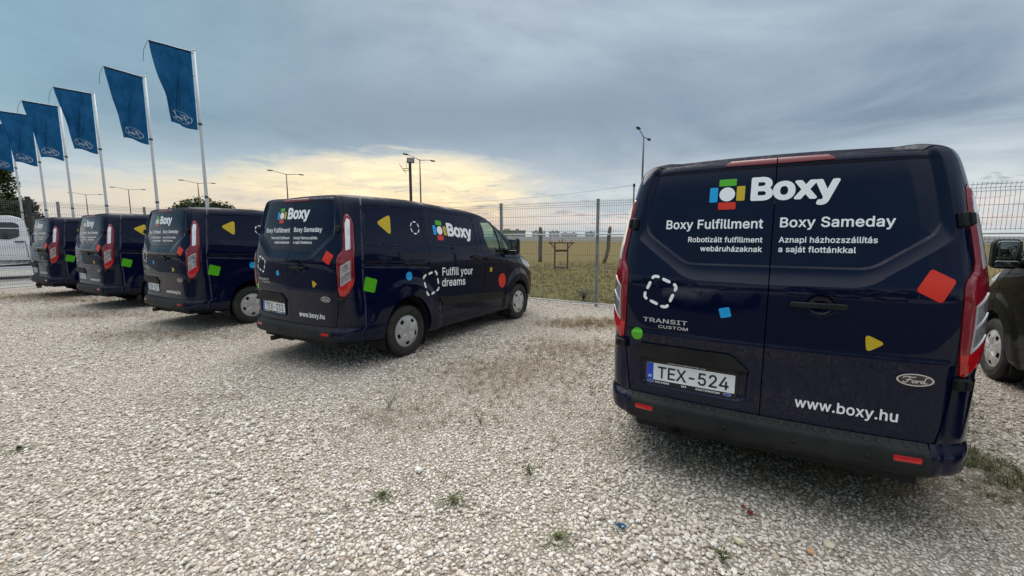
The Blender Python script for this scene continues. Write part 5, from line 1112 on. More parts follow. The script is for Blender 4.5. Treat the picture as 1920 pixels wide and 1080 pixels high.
def stone_mesh(k):
    bm = bmesh.new(); bmesh.ops.create_icosphere(bm, subdivisions=1, radius=.5); rs = random.Random(k)
    ax = (1.0, rs.uniform(.62, .9), rs.uniform(.38, .62))
    # chip it with a few random planes, as crushed stone
    for v in bm.verts: v.co = Vector((v.co.x*ax[0], v.co.y*ax[1], v.co.z*ax[2]))*rs.uniform(.86, 1.12)
    for _ in range(3):
        n = Vector((rs.gauss(0, 1), rs.gauss(0, 1), rs.gauss(0, 1))).normalized(); d = rs.uniform(.24, .34)
        for v in bm.verts:
            q = v.co.dot(n)-d*(abs(n.x)*ax[0]+abs(n.y)*ax[1]+abs(n.z)*ax[2])
            if q > 0: v.co -= n*q
    me = bpy.data.meshes.new('stone'); bm.to_mesh(me); bm.free(); me.materials.append(M_STONE); return me
def scatter(name, pts, rots, scl, idx, protos, kind='stuff'):
    """one object: instances of the prototypes on given points (geometry nodes)"""
    me = bpy.data.meshes.new(name); me.from_pydata([tuple(p) for p in pts], [], [])
    a = me.attributes.new('rot', 'FLOAT_VECTOR', 'POINT'); a.data.foreach_set('vector', np.asarray(rots, np.float32).ravel())
    a = me.attributes.new('scl', 'FLOAT_VECTOR', 'POINT'); a.data.foreach_set('vector', np.asarray(scl, np.float32).ravel())
    a = me.attributes.new('pick', 'INT', 'POINT'); a.data.foreach_set('value', np.asarray(idx, np.int32))
    o = link(name, me); tag(o, kind=kind)
    pc = bpy.data.collections.new(name+'_kinds')
    for i, q in enumerate(protos):
        po = bpy.data.objects.new('%s_kind_%02d' % (name, i), q); pc.objects.link(po)
    g = bpy.data.node_groups.new(name, 'GeometryNodeTree')
    g.interface.new_socket('Geometry', in_out='INPUT', socket_type='NodeSocketGeometry'); g.interface.new_socket('Geometry', in_out='OUTPUT', socket_type='NodeSocketGeometry')
    N = g.nodes; L = g.links; gi = N.new('NodeGroupInput'); go = N.new('NodeGroupOutput')
    ci = N.new('GeometryNodeCollectionInfo'); ci.inputs[0].default_value = pc; ci.inputs['Separate Children'].default_value = True; ci.inputs['Reset Children'].default_value = True
    ip = N.new('GeometryNodeInstanceOnPoints'); ip.inputs['Pick Instance'].default_value = True
    def at(nm, ty):
        q = N.new('GeometryNodeInputNamedAttribute'); q.data_type = ty; q.inputs[0].default_value = nm; return q.outputs[0]
    L.new(gi.outputs[0], ip.inputs['Points']); L.new(ci.outputs[0], ip.inputs['Instance'])
    L.new(at('pick', 'INT'), ip.inputs['Instance Index']); L.new(at('rot', 'FLOAT_VECTOR'), ip.inputs['Rotation']); L.new(at('scl', 'FLOAT_VECTOR'), ip.inputs['Scale'])
    L.new(ip.outputs[0], go.inputs[0])
    md = o.modifiers.new('scatter', 'NODES'); md.node_group = g
    return o
def inside_lot(P): return (P[:, 0]-FO.x)*FN.x+(P[:, 1]-FO.y)*FN.y < .2
def build_gravel():
    protos = [stone_mesh(k) for k in range(14)]
    chunks = []
    for (r0, r1, dens, s0, s1) in ((.9, 3.4, 2300, .013, .049), (3.4, 6.5, 1250, .014, .050), (6.5, 11, 430, .018, .048), (11, 18, 120, .022, .055)):
        a0, a1 = R(-62), R(62)
        area = .5*(r1**2-r0**2)*(a1-a0); n = int(area*dens)
        r = np.sqrt(RNG.uniform(r0**2, r1**2, n)); a = RNG.uniform(a0, a1, n)
        P = np.stack([r*np.sin(a), r*np.cos(a)], 1)
        s = s0+(s1-s0)*RNG.beta(1.15, 3.3, n)
        chunks.append((P, s))
    P = np.vstack([c[0] for c in chunks]); s = np.concatenate([c[1] for c in chunks]); k = inside_lot(P); P = P[k]; s = s[k]
    # thin the cover where bare soil shows
    keep = np.ones(len(P), bool)
    for (x, y, rx, ry) in SOIL_SHADE:
        d = ((P[:, 0]-x)/rx)**2+((P[:, 1]-y)/ry)**2; keep &= ~((d < 1) & (RNG.random(len(P)) < .35*(1-d)))
    # patches of finer, more trodden stone and two worn wheel tracks up to the parked vans
    f = np.sin(.9*P[:, 0]+1.3*P[:, 1])+np.sin(1.7*P[:, 0]-.8*P[:, 1]+2)+np.sin(2.9*P[:, 0]+2.1*P[:, 1]+1)*.6
    s = s*(1+.13*f)
    th = R(VAN_TH); lx = (P[:, 0]+2.716)*math.cos(th)-(P[:, 1]-5.0175)*math.sin(th); ly = (P[:, 0]+2.716)*math.sin(th)+(P[:, 1]-5.0175)*math.cos(th)
    tr = np.zeros(len(P))
    for c in (-.86, .86, 2.25, 3.95): tr = np.maximum(tr, np.exp(-((lx-c-.12*np.sin(ly*.8+c))/.16)**2)*(ly < 1.0))
    s = s*(1-.16*tr); keep &= RNG.random(len(P)) > .10*tr+.10*np.clip(f-.8, 0, 1)
    P = P[keep]; s = s[keep]; n = len(P)
    z = s*RNG.uniform(.02, .30, n)
    rot = np.stack([RNG.normal(0, .38, n), RNG.normal(0, .38, n), RNG.uniform(0, 6.283, n)], 1)
    o = scatter('gravel_stones', np.c_[P, z], rot, np.repeat(s[:, None], 3, 1), RNG.integers(0, 14, n), protos)
    tag(o, 'pale crushed limestone gravel covering the parking lot', 'gravel'); print('stones', n)

# ------------------------------------------------------------------ plants
def leaf_mat(name, c0, c1, c2, trans=.25):
    def f(t, b):
        oi = t.new('ShaderNodeObjectInfo'); p = world_co(t); n = t.noise(p, 1.4, 4, .6); g = t.new('ShaderNodeNewGeometry')
        c = t.mix(t.rng(n, .35, .65, 0, 1), c0, c1); c = t.mix(t.m('MULTIPLY', g.outputs['Random Per Island'], .65), c, c2)
        t.put(b.inputs['Base Color'], c); b.inputs['Roughness'].default_value = .7; b.inputs['Specular IOR Level'].default_value = .2
        b.inputs['Transmission Weight'].default_value = 0
    return mat(name, build=f)
M_LEAF = leaf_mat('tree_leaves', (.016, .030, .010), (.040, .062, .016), (.065, .085, .024))
M_WEED = leaf_mat('weed_leaves', (.055, .080, .026), (.095, .120, .042), (.18, .165, .08))
M_STRAW = leaf_mat('dry_grass', (.19, .135, .062), (.31, .23, .12), (.25, .19, .10))
M_GRASS = leaf_mat('green_grass', (.062, .075, .020), (.115, .118, .036), (.20, .165, .07))
def bark_f(t, b):
    p = obj_co(t); n = t.noise(p, 6, 5, .65, .4)
    t.put(b.inputs['Base Color'], t.mix(t.rng(n, .35, .65, 0, 1), (.05, .04, .03), (.12, .10, .08))); b.inputs['Roughness'].default_value = .9
    t.put(b.inputs['Normal'], t.bump(n, .6, .03))
M_BARK = mat('bark', build=bark_f)
def tuft_mesh(name, n, h, spread, w, m, seed, droop=.5):
    rs = random.Random(seed); b = MB()
    for i in range(n):
        a = rs.uniform(0, 6.283); hh = h*rs.uniform(.45, 1.0); lean = spread*rs.uniform(.15, 1.0); x0, y0 = rs.gauss(0, .12*spread), rs.gauss(0, .12*spread)
        dx, dy = math.cos(a), math.sin(a); px, py = -dy*w/2, dx*w/2; pts = []
        for k in range(4):
            q = k/3; d = lean*q**1.6; z = hh*(q-droop*.45*q*q*lean/max(h, .01)); ww = 1-q*.92
            c = (x0+dx*d, y0+dy*d, max(z, -.01)); pts += [(c[0]+px*ww, c[1]+py*ww, c[2]), (c[0]-px*ww, c[1]-py*ww, c[2])]
        b.add(pts, [(2*k, 2*k+1, 2*k+3, 2*k+2) for k in range(3)])
    return b.mesh(name, m)
def weed_mesh(name, n, h, m, seed, leaf=.03):
    """upright or sprawling leafy stems"""
    rs = random.Random(seed); b = MB()
    for i in range(n):
        a = rs.uniform(0, 6.283); hh = h*rs.uniform(.5, 1.0); lean = hh*rs.uniform(.15, .9); P = [Vector((math.cos(a)*lean*q**1.5, math.sin(a)*lean*q**1.5, hh*q*(1-.25*q))) for q in (0, .35, .7, 1)]
        b.tube(P, [.0022, .0018, .0014, .0008], 4)
        for k in range(rs.randint(7, 12)):
            q = rs.uniform(.12, 1.0)*2.999; j = int(q); c = P[j].lerp(P[j+1], q-j); aa = rs.uniform(0, 6.283); L = leaf*rs.uniform(.6, 1.2); W = L*.22
            d = Vector((math.cos(aa), math.sin(aa), rs.uniform(-.1, .7))).normalized(); s_ = d.cross(Vector((0, 0, 1))).normalized()*W
            b.add([c, c+d*L*.5+s_, c+d*L, c+d*L*.5-s_], [(0, 1, 2, 3)])
    return b.mesh(name, m)
def build_weeds():
    spots = [((.12, 2.60), 'upright', .13, 1.0, 'small upright green weed in the gravel before the right van bumper'),
             ((-.34, 2.33), 'sprawl', .07, 1.0, 'sprawling dark green weed, right one of the pair low in the gravel'),
             ((-.78, 2.38), 'sprawl', .055, 1.0, 'flat green weed, left one of the pair low in the gravel'),
             ((-1.12, 3.70), 'upright', .13, .8, 'thin upright weed standing left of the brown gravel patch'),
             ((-.26, 3.36), 'upright', .17, .6, 'tall thin weed stem in the middle of the gravel'),
             ((.24, 2.02), 'sprawl', .06, .9, 'small dull green weed near the bottom edge of the gravel'),
             ((1.02, 1.87), 'upright', .06, .7, 'tiny weed at the bottom edge below the number plate TEX-524'),
             ((-3.62, 2.95), 'sprawl', .05, .8, 'tiny weed in the gravel near the left edge')]
    for i, ((x, y), k, h, s, lb) in enumerate(spots):
        o = empty('weed', (x, y, .008)); tag(o, lb, 'weed', 'weeds growing in the gravel')
        link('leaves', weed_mesh('leaves', 5 if k == 'upright' else 4, h*(1.4 if k == 'upright' else .8), M_WEED, 40+i, .026), o)
        if k == 'sprawl': link('grass_blades', tuft_mesh('grass_blades', 60, h*.9, .30*s, .0030, M_WEED, 60+i, 1.25), o)
    # green creeping grass right of the near van, dry tufts over the bare soil
    def strewn(name, n, spots, protos, s0, s1, label, cat):
        pts = []
        for (x, y, rx, ry, w) in spots:
            m = int(n*w); pts.append(np.stack([RNG.normal(x, rx*.5, m), RNG.normal(y, ry*.5, m)], 1))
        P = np.vstack(pts); k = len(P); s = RNG.uniform(s0, s1, k)
        o = scatter(name, np.c_[P, np.full(k, .004)], np.c_[RNG.normal(0, .15, k), RNG.normal(0, .15, k), RNG.uniform(0, 6.28, k)], np.repeat(s[:, None], 3, 1), RNG.integers(0, len(protos), k), protos)
        tag(o, label, cat)
    gp = [tuft_mesh('g%d' % i, 10, .07, .10, .004, M_WEED, 100+i, 1.1) for i in range(4)]
    strewn('creeping_grass', 260, [(3.28, 2.85, .16, .6, .7), (3.15, 2.45, .3, .3, .3), (3.8, 3.6, .5, .6, .3), (.1, 4.9, 1.6, 1.2, .10), (.2, 3.2, 1.2, .8, .05)], gp, .6, 1.3, 'low green grass creeping through the gravel right of the near van', 'grass')
    dp = [tuft_mesh('d%d' % i, 10, .10, .13, .0026, M_STRAW, 120+i, .8) for i in range(5)]
    strewn('dry_grass', 3800, [(-.1, 4.75, 1.4, 1.0, .15), (.8, 5.7, 1.2, .9, .14), (-.3, 3.7, 1.3, 1.0, .05), (1.35, 7.45, 1.0, .55, .20), (1.55, 2.95, .9, .4, .05), (2.25, 2.55, .8, .4, .09), (-5.5, 6.6, 1.5, .5, .06), (-8.2, 8.35, 1.7, .5, .06), (-12.6, 10.9, 1.7, .8, .18), (-10.5, 10.2, 1.5, .5, .08), (-1.0, 3.6, .7, .5, .015), (2.6, 7.6, 1.8, .6, .14)], dp, .35, 1.2, 'dry straw coloured grass tufts on bare patches of the lot', 'grass')
    # meadow just outside the fence
    mp = [tuft_mesh('m%d' % i, 16, .115, .17, .005, M_GRASS if i < 4 else M_STRAW, 150+i, .5) for i in range(7)]
    n = 9000; s_ = RNG.uniform(-6, 14, n); d = .10+17*RNG.beta(1.0, 1.7, n)
    P = np.array([fpt(a, q)[:2] for a, q in zip(s_, d)]); z = np.full(n, -.02)
    pick = np.where(RNG.random(n) < .58-.03*d, RNG.integers(0, 4, n), RNG.integers(4, 7, n)); sc = RNG.uniform(.5, 1.25, n)*(1+.02*d)
    o = scatter('meadow_grass', np.c_[P, z], np.c_[RNG.normal(0, .12, n), RNG.normal(0, .12, n), RNG.uniform(0, 6.28, n)], np.repeat(sc[:, None], 3, 1), pick, mp)
    tag(o, 'mixed green and straw meadow grass outside the wire fence', 'grass')
    tp = [tuft_mesh('t%d' % i, 9, .42, .20, .004, M_STRAW if i < 3 else M_GRASS, 180+i, .4) for i in range(5)]
    n = 900; s_ = RNG.uniform(-6, 14, n); d = .3+20*RNG.beta(1.2, 1.5, n); k = np.sin(s_*1.7+d*.6)+np.sin(d*1.3-s_*.5) > .2; s_, d = s_[k], d[k]; n = len(d)
    P = np.array([fpt(a, q)[:2] for a, q in zip(s_, d)]); sc = RNG.uniform(.5, 1.2, n)
    o = scatter('tall_grass', np.c_[P, np.full(n, -.02)], np.c_[RNG.normal(0, .15, n), RNG.normal(0, .15, n), RNG.uniform(0, 6.28, n)], np.repeat(sc[:, None], 3, 1), RNG.integers(0, 5, n), tp)
    tag(o, 'scattered taller dry stalks in the meadow', 'grass')
    for (s0, dd, h, lb) in ((1.15, .75, .55, 'bushy green weed clump behind the fence foot, left of the post'), (2.05, .9, .40, 'green weed clump behind the fence foot, right of the post')):
        o = empty('weed_clump', fpt(s0, dd, -.02)); tag(o, lb, 'weed', 'green weed clumps along the fence')
        link('leaves', weed_mesh('leaves', 46, h, M_WEED, int(s0*100), .07), o)
    yf = empty('yellow_flower', fpt(2.35, 2.6, -.02)); tag(yf, 'tall yellow flowering weed beyond the fence beside the right van', 'weed')
    b = MB(); b.tube([(0, 0, 0), (.02, 0, .4), (.03, .01, .8)], .005, 5); b.obj('stem', M_WEED, yf)
    b = MB(); rs = random.Random(3)
    for k in range(60):
        c = Vector((.03+rs.gauss(0, .05), rs.gauss(0, .05), .62+rs.uniform(0, .24))); b.box(c, (.022, .022, .022), Matrix.Rotation(rs.uniform(0, 3), 3, 'X'))
    b.obj('blossom', mat('yellow_petals', (.5, .42, .03), .7), yf)

def tree(loc, H, Rr, seed, label, group=None, leaf=.30, nleaf=2600, trunk=True, shape=1.0):
    root = empty('tree', loc, seed*1.7); tag(root, label, 'tree', group); rs = random.Random(seed)
    b = MB(); th = H*.42; b.tube([(0, 0, -.2), (.05*H*.1, 0, th*.5), (.02*H, .02*H, th), (.03*H, .0, H*.75)], [.035*H, .028*H, .02*H, .006*H], 8)
    lobes = []
    for k in range(9):
        a = rs.uniform(0, 6.283); q = rs.uniform(.2, .75); z = H*rs.uniform(.42, .86); r = Rr*(1-.55*((z/H-.42)/.5)**2)*q
        c = Vector((math.cos(a)*r, math.sin(a)*r, z)); lobes.append((c, Rr*rs.uniform(.30, .48)*shape))
        b.tube([(.02*H*.5, 0, th*rs.uniform(.6, 1.05)), tuple(c*.55+Vector((0, 0, th*.42))), tuple(c)], [.012*H, .008*H, .003*H], 5)
    lobes.append((Vector((0, 0, H*.80)), Rr*.42)); b.obj('trunk', M_BARK, root)
    c = MB(); per = nleaf//len(lobes)
    for (o, r) in lobes:
        # leafy sprays: each a small cluster, more of them near the lobe's skin
        for _ in range(per//5):
            d = Vector((rs.gauss(0, 1), rs.gauss(0, 1), rs.gauss(0, .8))).normalized(); p = o+d*r*rs.uniform(.45, 1.08)**.6
            for __ in range(5):
                q = p+Vector((rs.gauss(0, 1), rs.gauss(0, 1), rs.gauss(0, 1)))*leaf*.75; n = Vector((rs.gauss(0, 1), rs.gauss(0, 1), rs.gauss(.4, 1))).normalized(); u = n.orthogonal().normalized()*leaf*rs.uniform(.35, .75); v = n.cross(u)*rs.uniform(.5, .9)
                c.add([q-u, q+v, q+u, q-v], [(0, 1, 2, 3)])
    c.obj('crown', M_LEAF, root); return root
def at_ray(px, dist):
    a = (px-960)/FPX; cp, sp = math.cos(R(PITCH)), math.sin(R(PITCH)); v = Vector((a, cp, 0)).normalized(); return v*dist
def build_trees():
    tree(at_ray(-6, 62), 9.4, 3.0, 1, 'big dark leafy tree at the left edge behind the white truck', 'trees beyond the yard', .19, 13000)
    tree(at_ray(22, 60), 5.0, 2.5, 2, 'low rounded green bush tree under the big tree at left', 'trees beyond the yard', .17, 12000, shape=1.25)
    tree(at_ray(64, 60), 5.3, 1.7, 3, 'small ragged tree between two flagpoles at left', 'trees beyond the yard', .16, 6500)
    for i, (px, d, H, r, lb) in enumerate(((350, 150, 10.6, 5.0, 'far tree left of the tallest flagpole foot'), (377, 152, 11.8, 6.0, 'far rounded tree just left of the tallest flagpole foot'), (408, 150, 11.9, 5.5, 'far rounded tree just right of the tallest flagpole foot'), (432, 154, 11.2, 6.0, 'far low tree right of the tallest flagpole foot'))):
        p = at_ray(px, d); tree(p, H, r, 10+i, lb, 'far trees beyond the vans', .5, 3600)

# ------------------------------------------------------------------ wire fences
def galv_f(t, b):
    p = world_co(t); n = t.noise(p, 5, 4, .6)
    t.put(b.inputs['Base Color'], t.mix(t.rng(n, .35, .65, 0, 1), (.22, .225, .23), (.34, .345, .35))); b.inputs['Metallic'].default_value = .35; b.inputs['Roughness'].default_value = .5
M_GALV = mat('galvanised_steel', build=galv_f)
M_WIRE = mat('fence_wire', (.16, .165, .18), .5, .3)
M_RAIL = mat('white_rail', (.52, .53, .54), .5)
M_DARKSTEEL = mat('dark_steel', (.035, .034, .036), .6)
PANEL_L = 2.51
def panel_mesh(z0, z1, folds, hz, name='wire_panel'):
    """welded mesh panel: upright wires with V folds, level wires at the given heights (x along, y out)"""
    b = MB(); n = 50; w = .0019
    zs = {z0, z1}; 
    for f in folds: zs |= {f-.05, f, f+.05}
    zs = sorted(zs)
    def yo(z): return max([0]+[.032*(1-abs(z-f)/.05) for f in folds if abs(z-f) < .05])
    for i in range(n+1):
        x = .02+i*(PANEL_L-.04)/n; vs = []; fs = []
        for z in zs:
            y = yo(z); vs += [(x-w, y-w, z), (x+w, y-w, z), (x+w, y+w, z), (x-w, y+w, z)]
        for k in range(len(zs)-1):
            for q in range(4): fs.append((k*4+q, k*4+(q+1) % 4, k*4+4+(q+1) % 4, k*4+4+q))
        b.add(vs, fs)
    for z in hz:
        y = yo(z); b.box((PANEL_L/2, y+.006, z), (PANEL_L, .0052, .0058))
    return b.mesh(name, M_WIRE)
def build_fences():
    lower = panel_mesh(.10, 1.56, (.28, .85, 1.47), (.13, .23, .28, .33, .56, .80, .85, .90, 1.14, 1.42, 1.47, 1.52))
    upper = panel_mesh(1.645, 2.355, (2.27,), (1.67, 1.835, 2.02, 2.22, 2.27, 2.32))
    pm = MB(); pm.rbox((0, 0, 1.17), (.06, .06, 2.38), .008, axis=2); pm.box((0, 0, 2.365), (.066, .066, .012)); postm = pm.mesh('post', M_GALV)
    cl = MB(); cl.box((0, -.036, 0), (.05, .012, .03)); clm = cl.mesh('clip', M_GALV)
    rm = MB(); rm.tube([(0, 0, 0), (PANEL_L, 0, 0)], .015, 8); railm = rm.mesh('rail', M_RAIL)
    br = MB(); br.tube([(0, 0, 0), (PANEL_L, 0, 0)], .017, 8); brm = br.mesh('bottom_rail', M_RAIL)
    def run(label, start, direc, n, zs=1.0, skip_first_post=False):
        o = empty('wire_fence', start, math.atan2(direc.y, direc.x)); tag(o, label, 'fence'); rs = random.Random(n)
        for k in range(n+1):
            if not (k == 0 and skip_first_post):
                p = link('post', postm, o); p.location = (k*PANEL_L, 0, 0); p.scale.z = zs; p.rotation_euler = (rs.gauss(0, .006), rs.gauss(0, .006), 0)
                for z in (.3, .85, 1.45, 1.75, 2.27): c = link('clip', clm, p); c.location = (0, 0, z)
            if k == n: break
            for me, z in ((lower, 0), (upper, 0)):
                w = link('wire_panel', me, o); w.location = (k*PANEL_L, -.040 if True else 0, z); w.scale.z = zs; w.rotation_euler = (0, 0, 0)
            r = link('rail', railm, o); r.location = (k*PANEL_L, -.062, 1.60*zs); r.rotation_euler = (0, rs.gauss(0, .0015), 0)
            r = link('bottom_rail', brm, o); r.location = (k*PANEL_L, -.055, .062+rs.uniform(-.008, .008))
        return o
    S0_ = -.76-PANEL_L*6.6
    n = 13
    s0 = -.76-PANEL_L*6
    run('tall two-tier wire mesh fence along the front of the parked vans', fpt(s0-PANEL_L*.6*0, 0), FD, n)
    # the stretch at left that turns back beside the last van
    st = fpt(s0); d = (Vector((-14.85, 12.1, 0))-st).normalized()
    lf = run('wire mesh fence at left beside the far van and white truck', st, d, 6, 1.115, True)
    return st, d
def build_fence_extras(st, d):
    # dark tall corner post, thin cable pole with its cable
    t = 1.0
    p = Vector((-14.42, 12.85, 0)); b = MB(); b.rbox((0, 0, 1.36), (.085, .085, 2.72), .012, axis=2); b.box((0, 0, 2.725), (.10, .10, .015))
    o = b.obj('corner_post', M_DARKSTEEL); o.location = p; tag(o, 'dark steel post rising behind the far left van', 'post')
    q = Vector((2.575, 9.14, 0)); b = MB(); b.tube([(0, 0, 0), (0, 0, 2.60)], .016, 8); b.tube([(0, 0, 2.60), (0, 0, 2.66)], .026, 8); o = b.obj('cable_pole', M_DARKSTEEL); o.location = q
    tag(o, 'thin pole at the fence just left of the near van, carrying a cable', 'pole')
    pts = []
    ends = [Vector((2.575, 9.14, 2.63)), fpt(-5.5, .25, 2.62), fpt(-15.5, .25, 2.85), Vector((-19, 22, 3.1)), Vector((-34, 31, 4.3))]
    for a, c in zip(ends[:-1], ends[1:]):
        for k in range(10):
            u = k/10; v = a.lerp(c, u); v.z -= .16*4*u*(1-u); pts.append(v)
    pts.append(ends[-1]); b = MB(); b.tube(pts, .0026, 5); o = b.obj('overhead_cable', M_BLACK); tag(o, 'thin overhead cable strung along above the wire fence', 'cable')
    # weathered posts and the rusty stand out in the meadow
    def wood_f(t, b):
        p = obj_co(t); n = t.noise(p, 9, 5, .65, .6); t.put(b.inputs['Base Color'], t.mix(t.rng(n, .3, .7, 0, 1), (.07, .058, .045), (.19, .165, .135))); b.inputs['Roughness'].default_value = .9
    mw = mat('weathered_wood', build=wood_f)
    for (x, y, h, r, bend, lb) in ((1.75, 26.4, 2.15, .125, 0, 'straight weathered wooden post standing in the meadow beyond the fence'), (5.6, 24.8, 2.15, .115, .30, 'bent leaning wooden post in the meadow close to the near van')):
        b = MB(); b.tube([(-bend*.9, 0, -.1), (-bend*.35, 0, h*.18), (0, 0, h*.42), (.02, 0, h*.72), (bend*.25, 0, h*.93), (bend*.25, 0, h)], [r, r*.98, r, r*.98, r*.92, r*.6], 10)
        o = b.obj('wooden_post', mw); o.location = (x, y, -.02); tag(o, lb, 'post', 'wooden posts in the meadow')
    def rust_f(t, b):
        p = obj_co(t); n = t.noise(p, 8, 5, .65); t.put(b.inputs['Base Color'], t.mix(t.rng(n, .35, .65, 0, 1), (.045, .020, .013), (.12, .05, .028))); b.inputs['Roughness'].default_value = .85
    mr = mat('rusty_iron', build=rust_f); o = empty('rusty_stand', (2.35, 20.3, -.02), R(-8)); tag(o, 'rusty iron stand with a top bar standing in the meadow', 'stand')
    for x in (-.30, .30):
        b = MB(); b.rbox((x, 0, .62), (.07, .07, 1.24), .01, axis=2); b.obj('leg', mr, o)
        b = MB(); sg = 1 if x > 0 else -1; b.tube([(x, 0, 1.0), (x+sg*.22, 0, 1.24)], .025, 6); b.obj('brace', mr, o)
    b = MB(); b.rbox((0, 0, 1.27), (1.22, .09, .06), .01, axis=0); b.obj('top_bar', mr, o)
    b = MB(); b.rbox((0, 0, .90), (.56, .05, .10), .01, axis=0); b.obj('crossbar', mr, o)
    b = MB(); b.rbox((0, 0, .09), (.62, .10, .06), .01, axis=0); b.obj('foot_bar', mr, o)
    for x in (-.52, -.10, .05, .48): b = MB(); b.tube([(x, 0, 1.29), (x, 0, 1.45+.03*math.sin(9*x))], .015, 6); b.obj('pin', mr, o)
# ------------------------------------------------------------------ flags
def flag_mat():
    """thin woven cloth: sky light comes through it"""
    m = bpy.data.materials.new('flag_cloth'); m.use_nodes = True; t = NT(m.node_tree); t.n.clear()
    p = obj_co(t); n = t.noise(p, 2.0, 4, .6); c = t.mix(t.rng(n, .35, .65, 0, 1), (.010, .078, .198), (.019, .108, .260))
    wr = t.new('ShaderNodeVectorMath', operation='MULTIPLY'); t.put(wr.inputs[0], p); wr.inputs[1].default_value = (2.2, 2.2, .8)
    nb = t.bump(t.noise(wr.outputs[0], 1.5, 3, .55, 1.2), .6, .22)
    d = t.new('ShaderNodeBsdfDiffuse'); t.put(d.inputs[0], c); t.put(d.inputs['Normal'], nb); e = t.new('ShaderNodeBsdfTranslucent'); t.put(e.inputs[0], c); t.put(e.inputs['Normal'], nb)
    mx = t.new('ShaderNodeMixShader'); mx.inputs[0].default_value = .34; t.l.new(d.outputs[0], mx.inputs[1]); t.l.new(e.outputs[0], mx.inputs[2])
    o = t.new('ShaderNodeOutputMaterial'); t.l.new(mx.outputs[0], o.inputs[0]); return m
def build_flags():
    mf = flag_mat(); mh = mat('flag_hem', (.008, .020, .055), .8); mp = mat('pole_white', (.60, .615, .63), .35, .15)
    ms = mat('flag_print', (.62, .66, .70), .8)
    poles = [(-12.85, 18.17), (-17.22, 20.94), (-21.86, 23.24), (-25.95, 25.43), (-29.5, 27.25), (-33.6, 29.5)]
    labels = ['tallest looking blue flag, nearest of the row', 'blue flag second from the right in the row', 'blue flag third from the right, above the second van from the far left', 'blue flag third from the left, its pole beside the dark tree',
              'blue flag second from the left, overlapping its right neighbour', 'blue flag cut by the left edge of the photo']
    plab = ['white flagpole nearest to the vans, right end of the row', 'white flagpole second from the right in the row', 'white flagpole third from the right in the row', 'white flagpole third from the left in the row', 'white flagpole second from the left, next to the dark tree', 'white flagpole at the left end in front of the dark tree']
    rs = random.Random(5)
    arms = [(-.66, -.75, 1.42), (-.42, -.90, 1.50), (-.68, -.73, 1.45), (-.64, -.77, 1.45), (-.70, -.71, 1.45), (-.66, -.75, 1.45)]
    for i, (x, y) in enumerate(poles):
        H = 9.0
        o = empty('flagpole', (x, y, 0), 0); tag(o, plab[i], 'flagpole', 'row of white flagpoles')
        b = MB(); b.tube([(0, 0, 0), (0, 0, 3.2), (0, 0, 6.0), (0, 0, H)], [.075, .065, .052, .042], 14); b.obj('shaft', mp, o)
        for z in (3.15, 6.1): b = MB(); b.tube([(0, 0, z), (0, 0, z+.10)], .075, 12); b.obj('collar', mat('pole_collar', (.09, .09, .10), .5), o)
        b = MB(); b.tube([(0, 0, H), (0, 0, H+.05)], [.05, .03], 12); b.obj('cap', mp, o)
        ax, ay, AL = arms[i]; A = Vector((ax, ay, 0)).normalized(); side = Vector((-A.y, A.x, 0))
        b = MB(); b.tube([Vector((0, 0, H-.06)), A*AL*.5+Vector((0, 0, H-.05)), A*AL+Vector((0, 0, H-.045))], .016, 8); b.obj('arm', mp, o)
        # the banner
        f = empty('flag', (x, y, 0)); tag(f, labels[i], 'flag', 'blue flags on the row of poles')
        FH = 3.02; nu, nv = 30, 60; ph = rs.uniform(0, 6); V = []
        curl = (.50, .56, .42, .36, .30, .34)[i]; fa = (1.5, .9, 1.1, .6, .8, 1.0)[i]
        def P(u, v):
            # u from the pole outwards, v downwards; the free edge is blown back and gathered towards the foot
            wdt = AL*(1-.07*v)-.10
            sway = curl*u**1.5*(sstep(v*1.5)+.10*math.sin(9*v+ph)*v)
            fold = (.115*math.sin(6.5*u+4.2*v+ph)+.085*math.sin(12*u-7.0*v+2*ph)+.028*math.sin(23*u+9*v+ph)+.02*math.sin(31*u-17*v))*v**.5*u**.35*(1.2-.75*v*v)*fa
            c = A*(.10+wdt*u*(1-.16*u*v))+side*(fold-sway*.55)
            c -= A*(sway*.42)
            z = H-.07-FH*v+.16*u*v*v+.05*math.sin(5*u+ph)*v
            c += side*(.26*fa*math.exp(-((u-.35-.45*v)/.08)**2)*sstep(v*2)*sstep((1.02-v)*2.6))   # one long diagonal crease
            return Vector((c.x, c.y, z))
        for a in range(nu+1):
            for q in range(nv+1): V.append(P(a/nu, q/nv))
        F = [(a*(nv+1)+q, a*(nv+1)+q+1, (a+1)*(nv+1)+q+1, (a+1)*(nv+1)+q) for a in range(nu) for q in range(nv)]
        b = MB(); b.add(V, F, 0, True); b.obj('cloth', mf, f)
        b = MB(); b.tube([P(k/10, .004)+Vector((0, 0, .005)) for k in range(11)], .03, 6); b.obj('hem', mh, f)
        # mirrored oval emblem: printed on the far face, seen through from here
        def lay(name, V2, F2, m, off):
            vs = []
            for (p, q) in V2:
                u = .50+p*.60; v = .885+q*.165
                u = max(.01, min(.995, u)); v = max(0, min(1, v)); c = P(u, v); n = (P(min(1, u+.01), v)-P(max(0, u-.01), v)).cross(P(u, min(1, v+.005))-P(u, max(0, v-.005))).normalized()
                if n.dot(Vector((0, 0, 1.5))-Vector((x, y, 7))) < 0: n = -n
                vs.append(c+n*off)
            me = bpy.data.meshes.new(name); me.from_pydata([tuple(w) for w in vs], [], F2); me.materials.append(m); me.update(); link(name, me, f)
        N = 48; ov = []
        for k in range(N):
            a = 2*math.pi*k/N
            for rr in (.62, .585): ov.append((rr*math.cos(a)*.98, rr*math.sin(a)*.72))
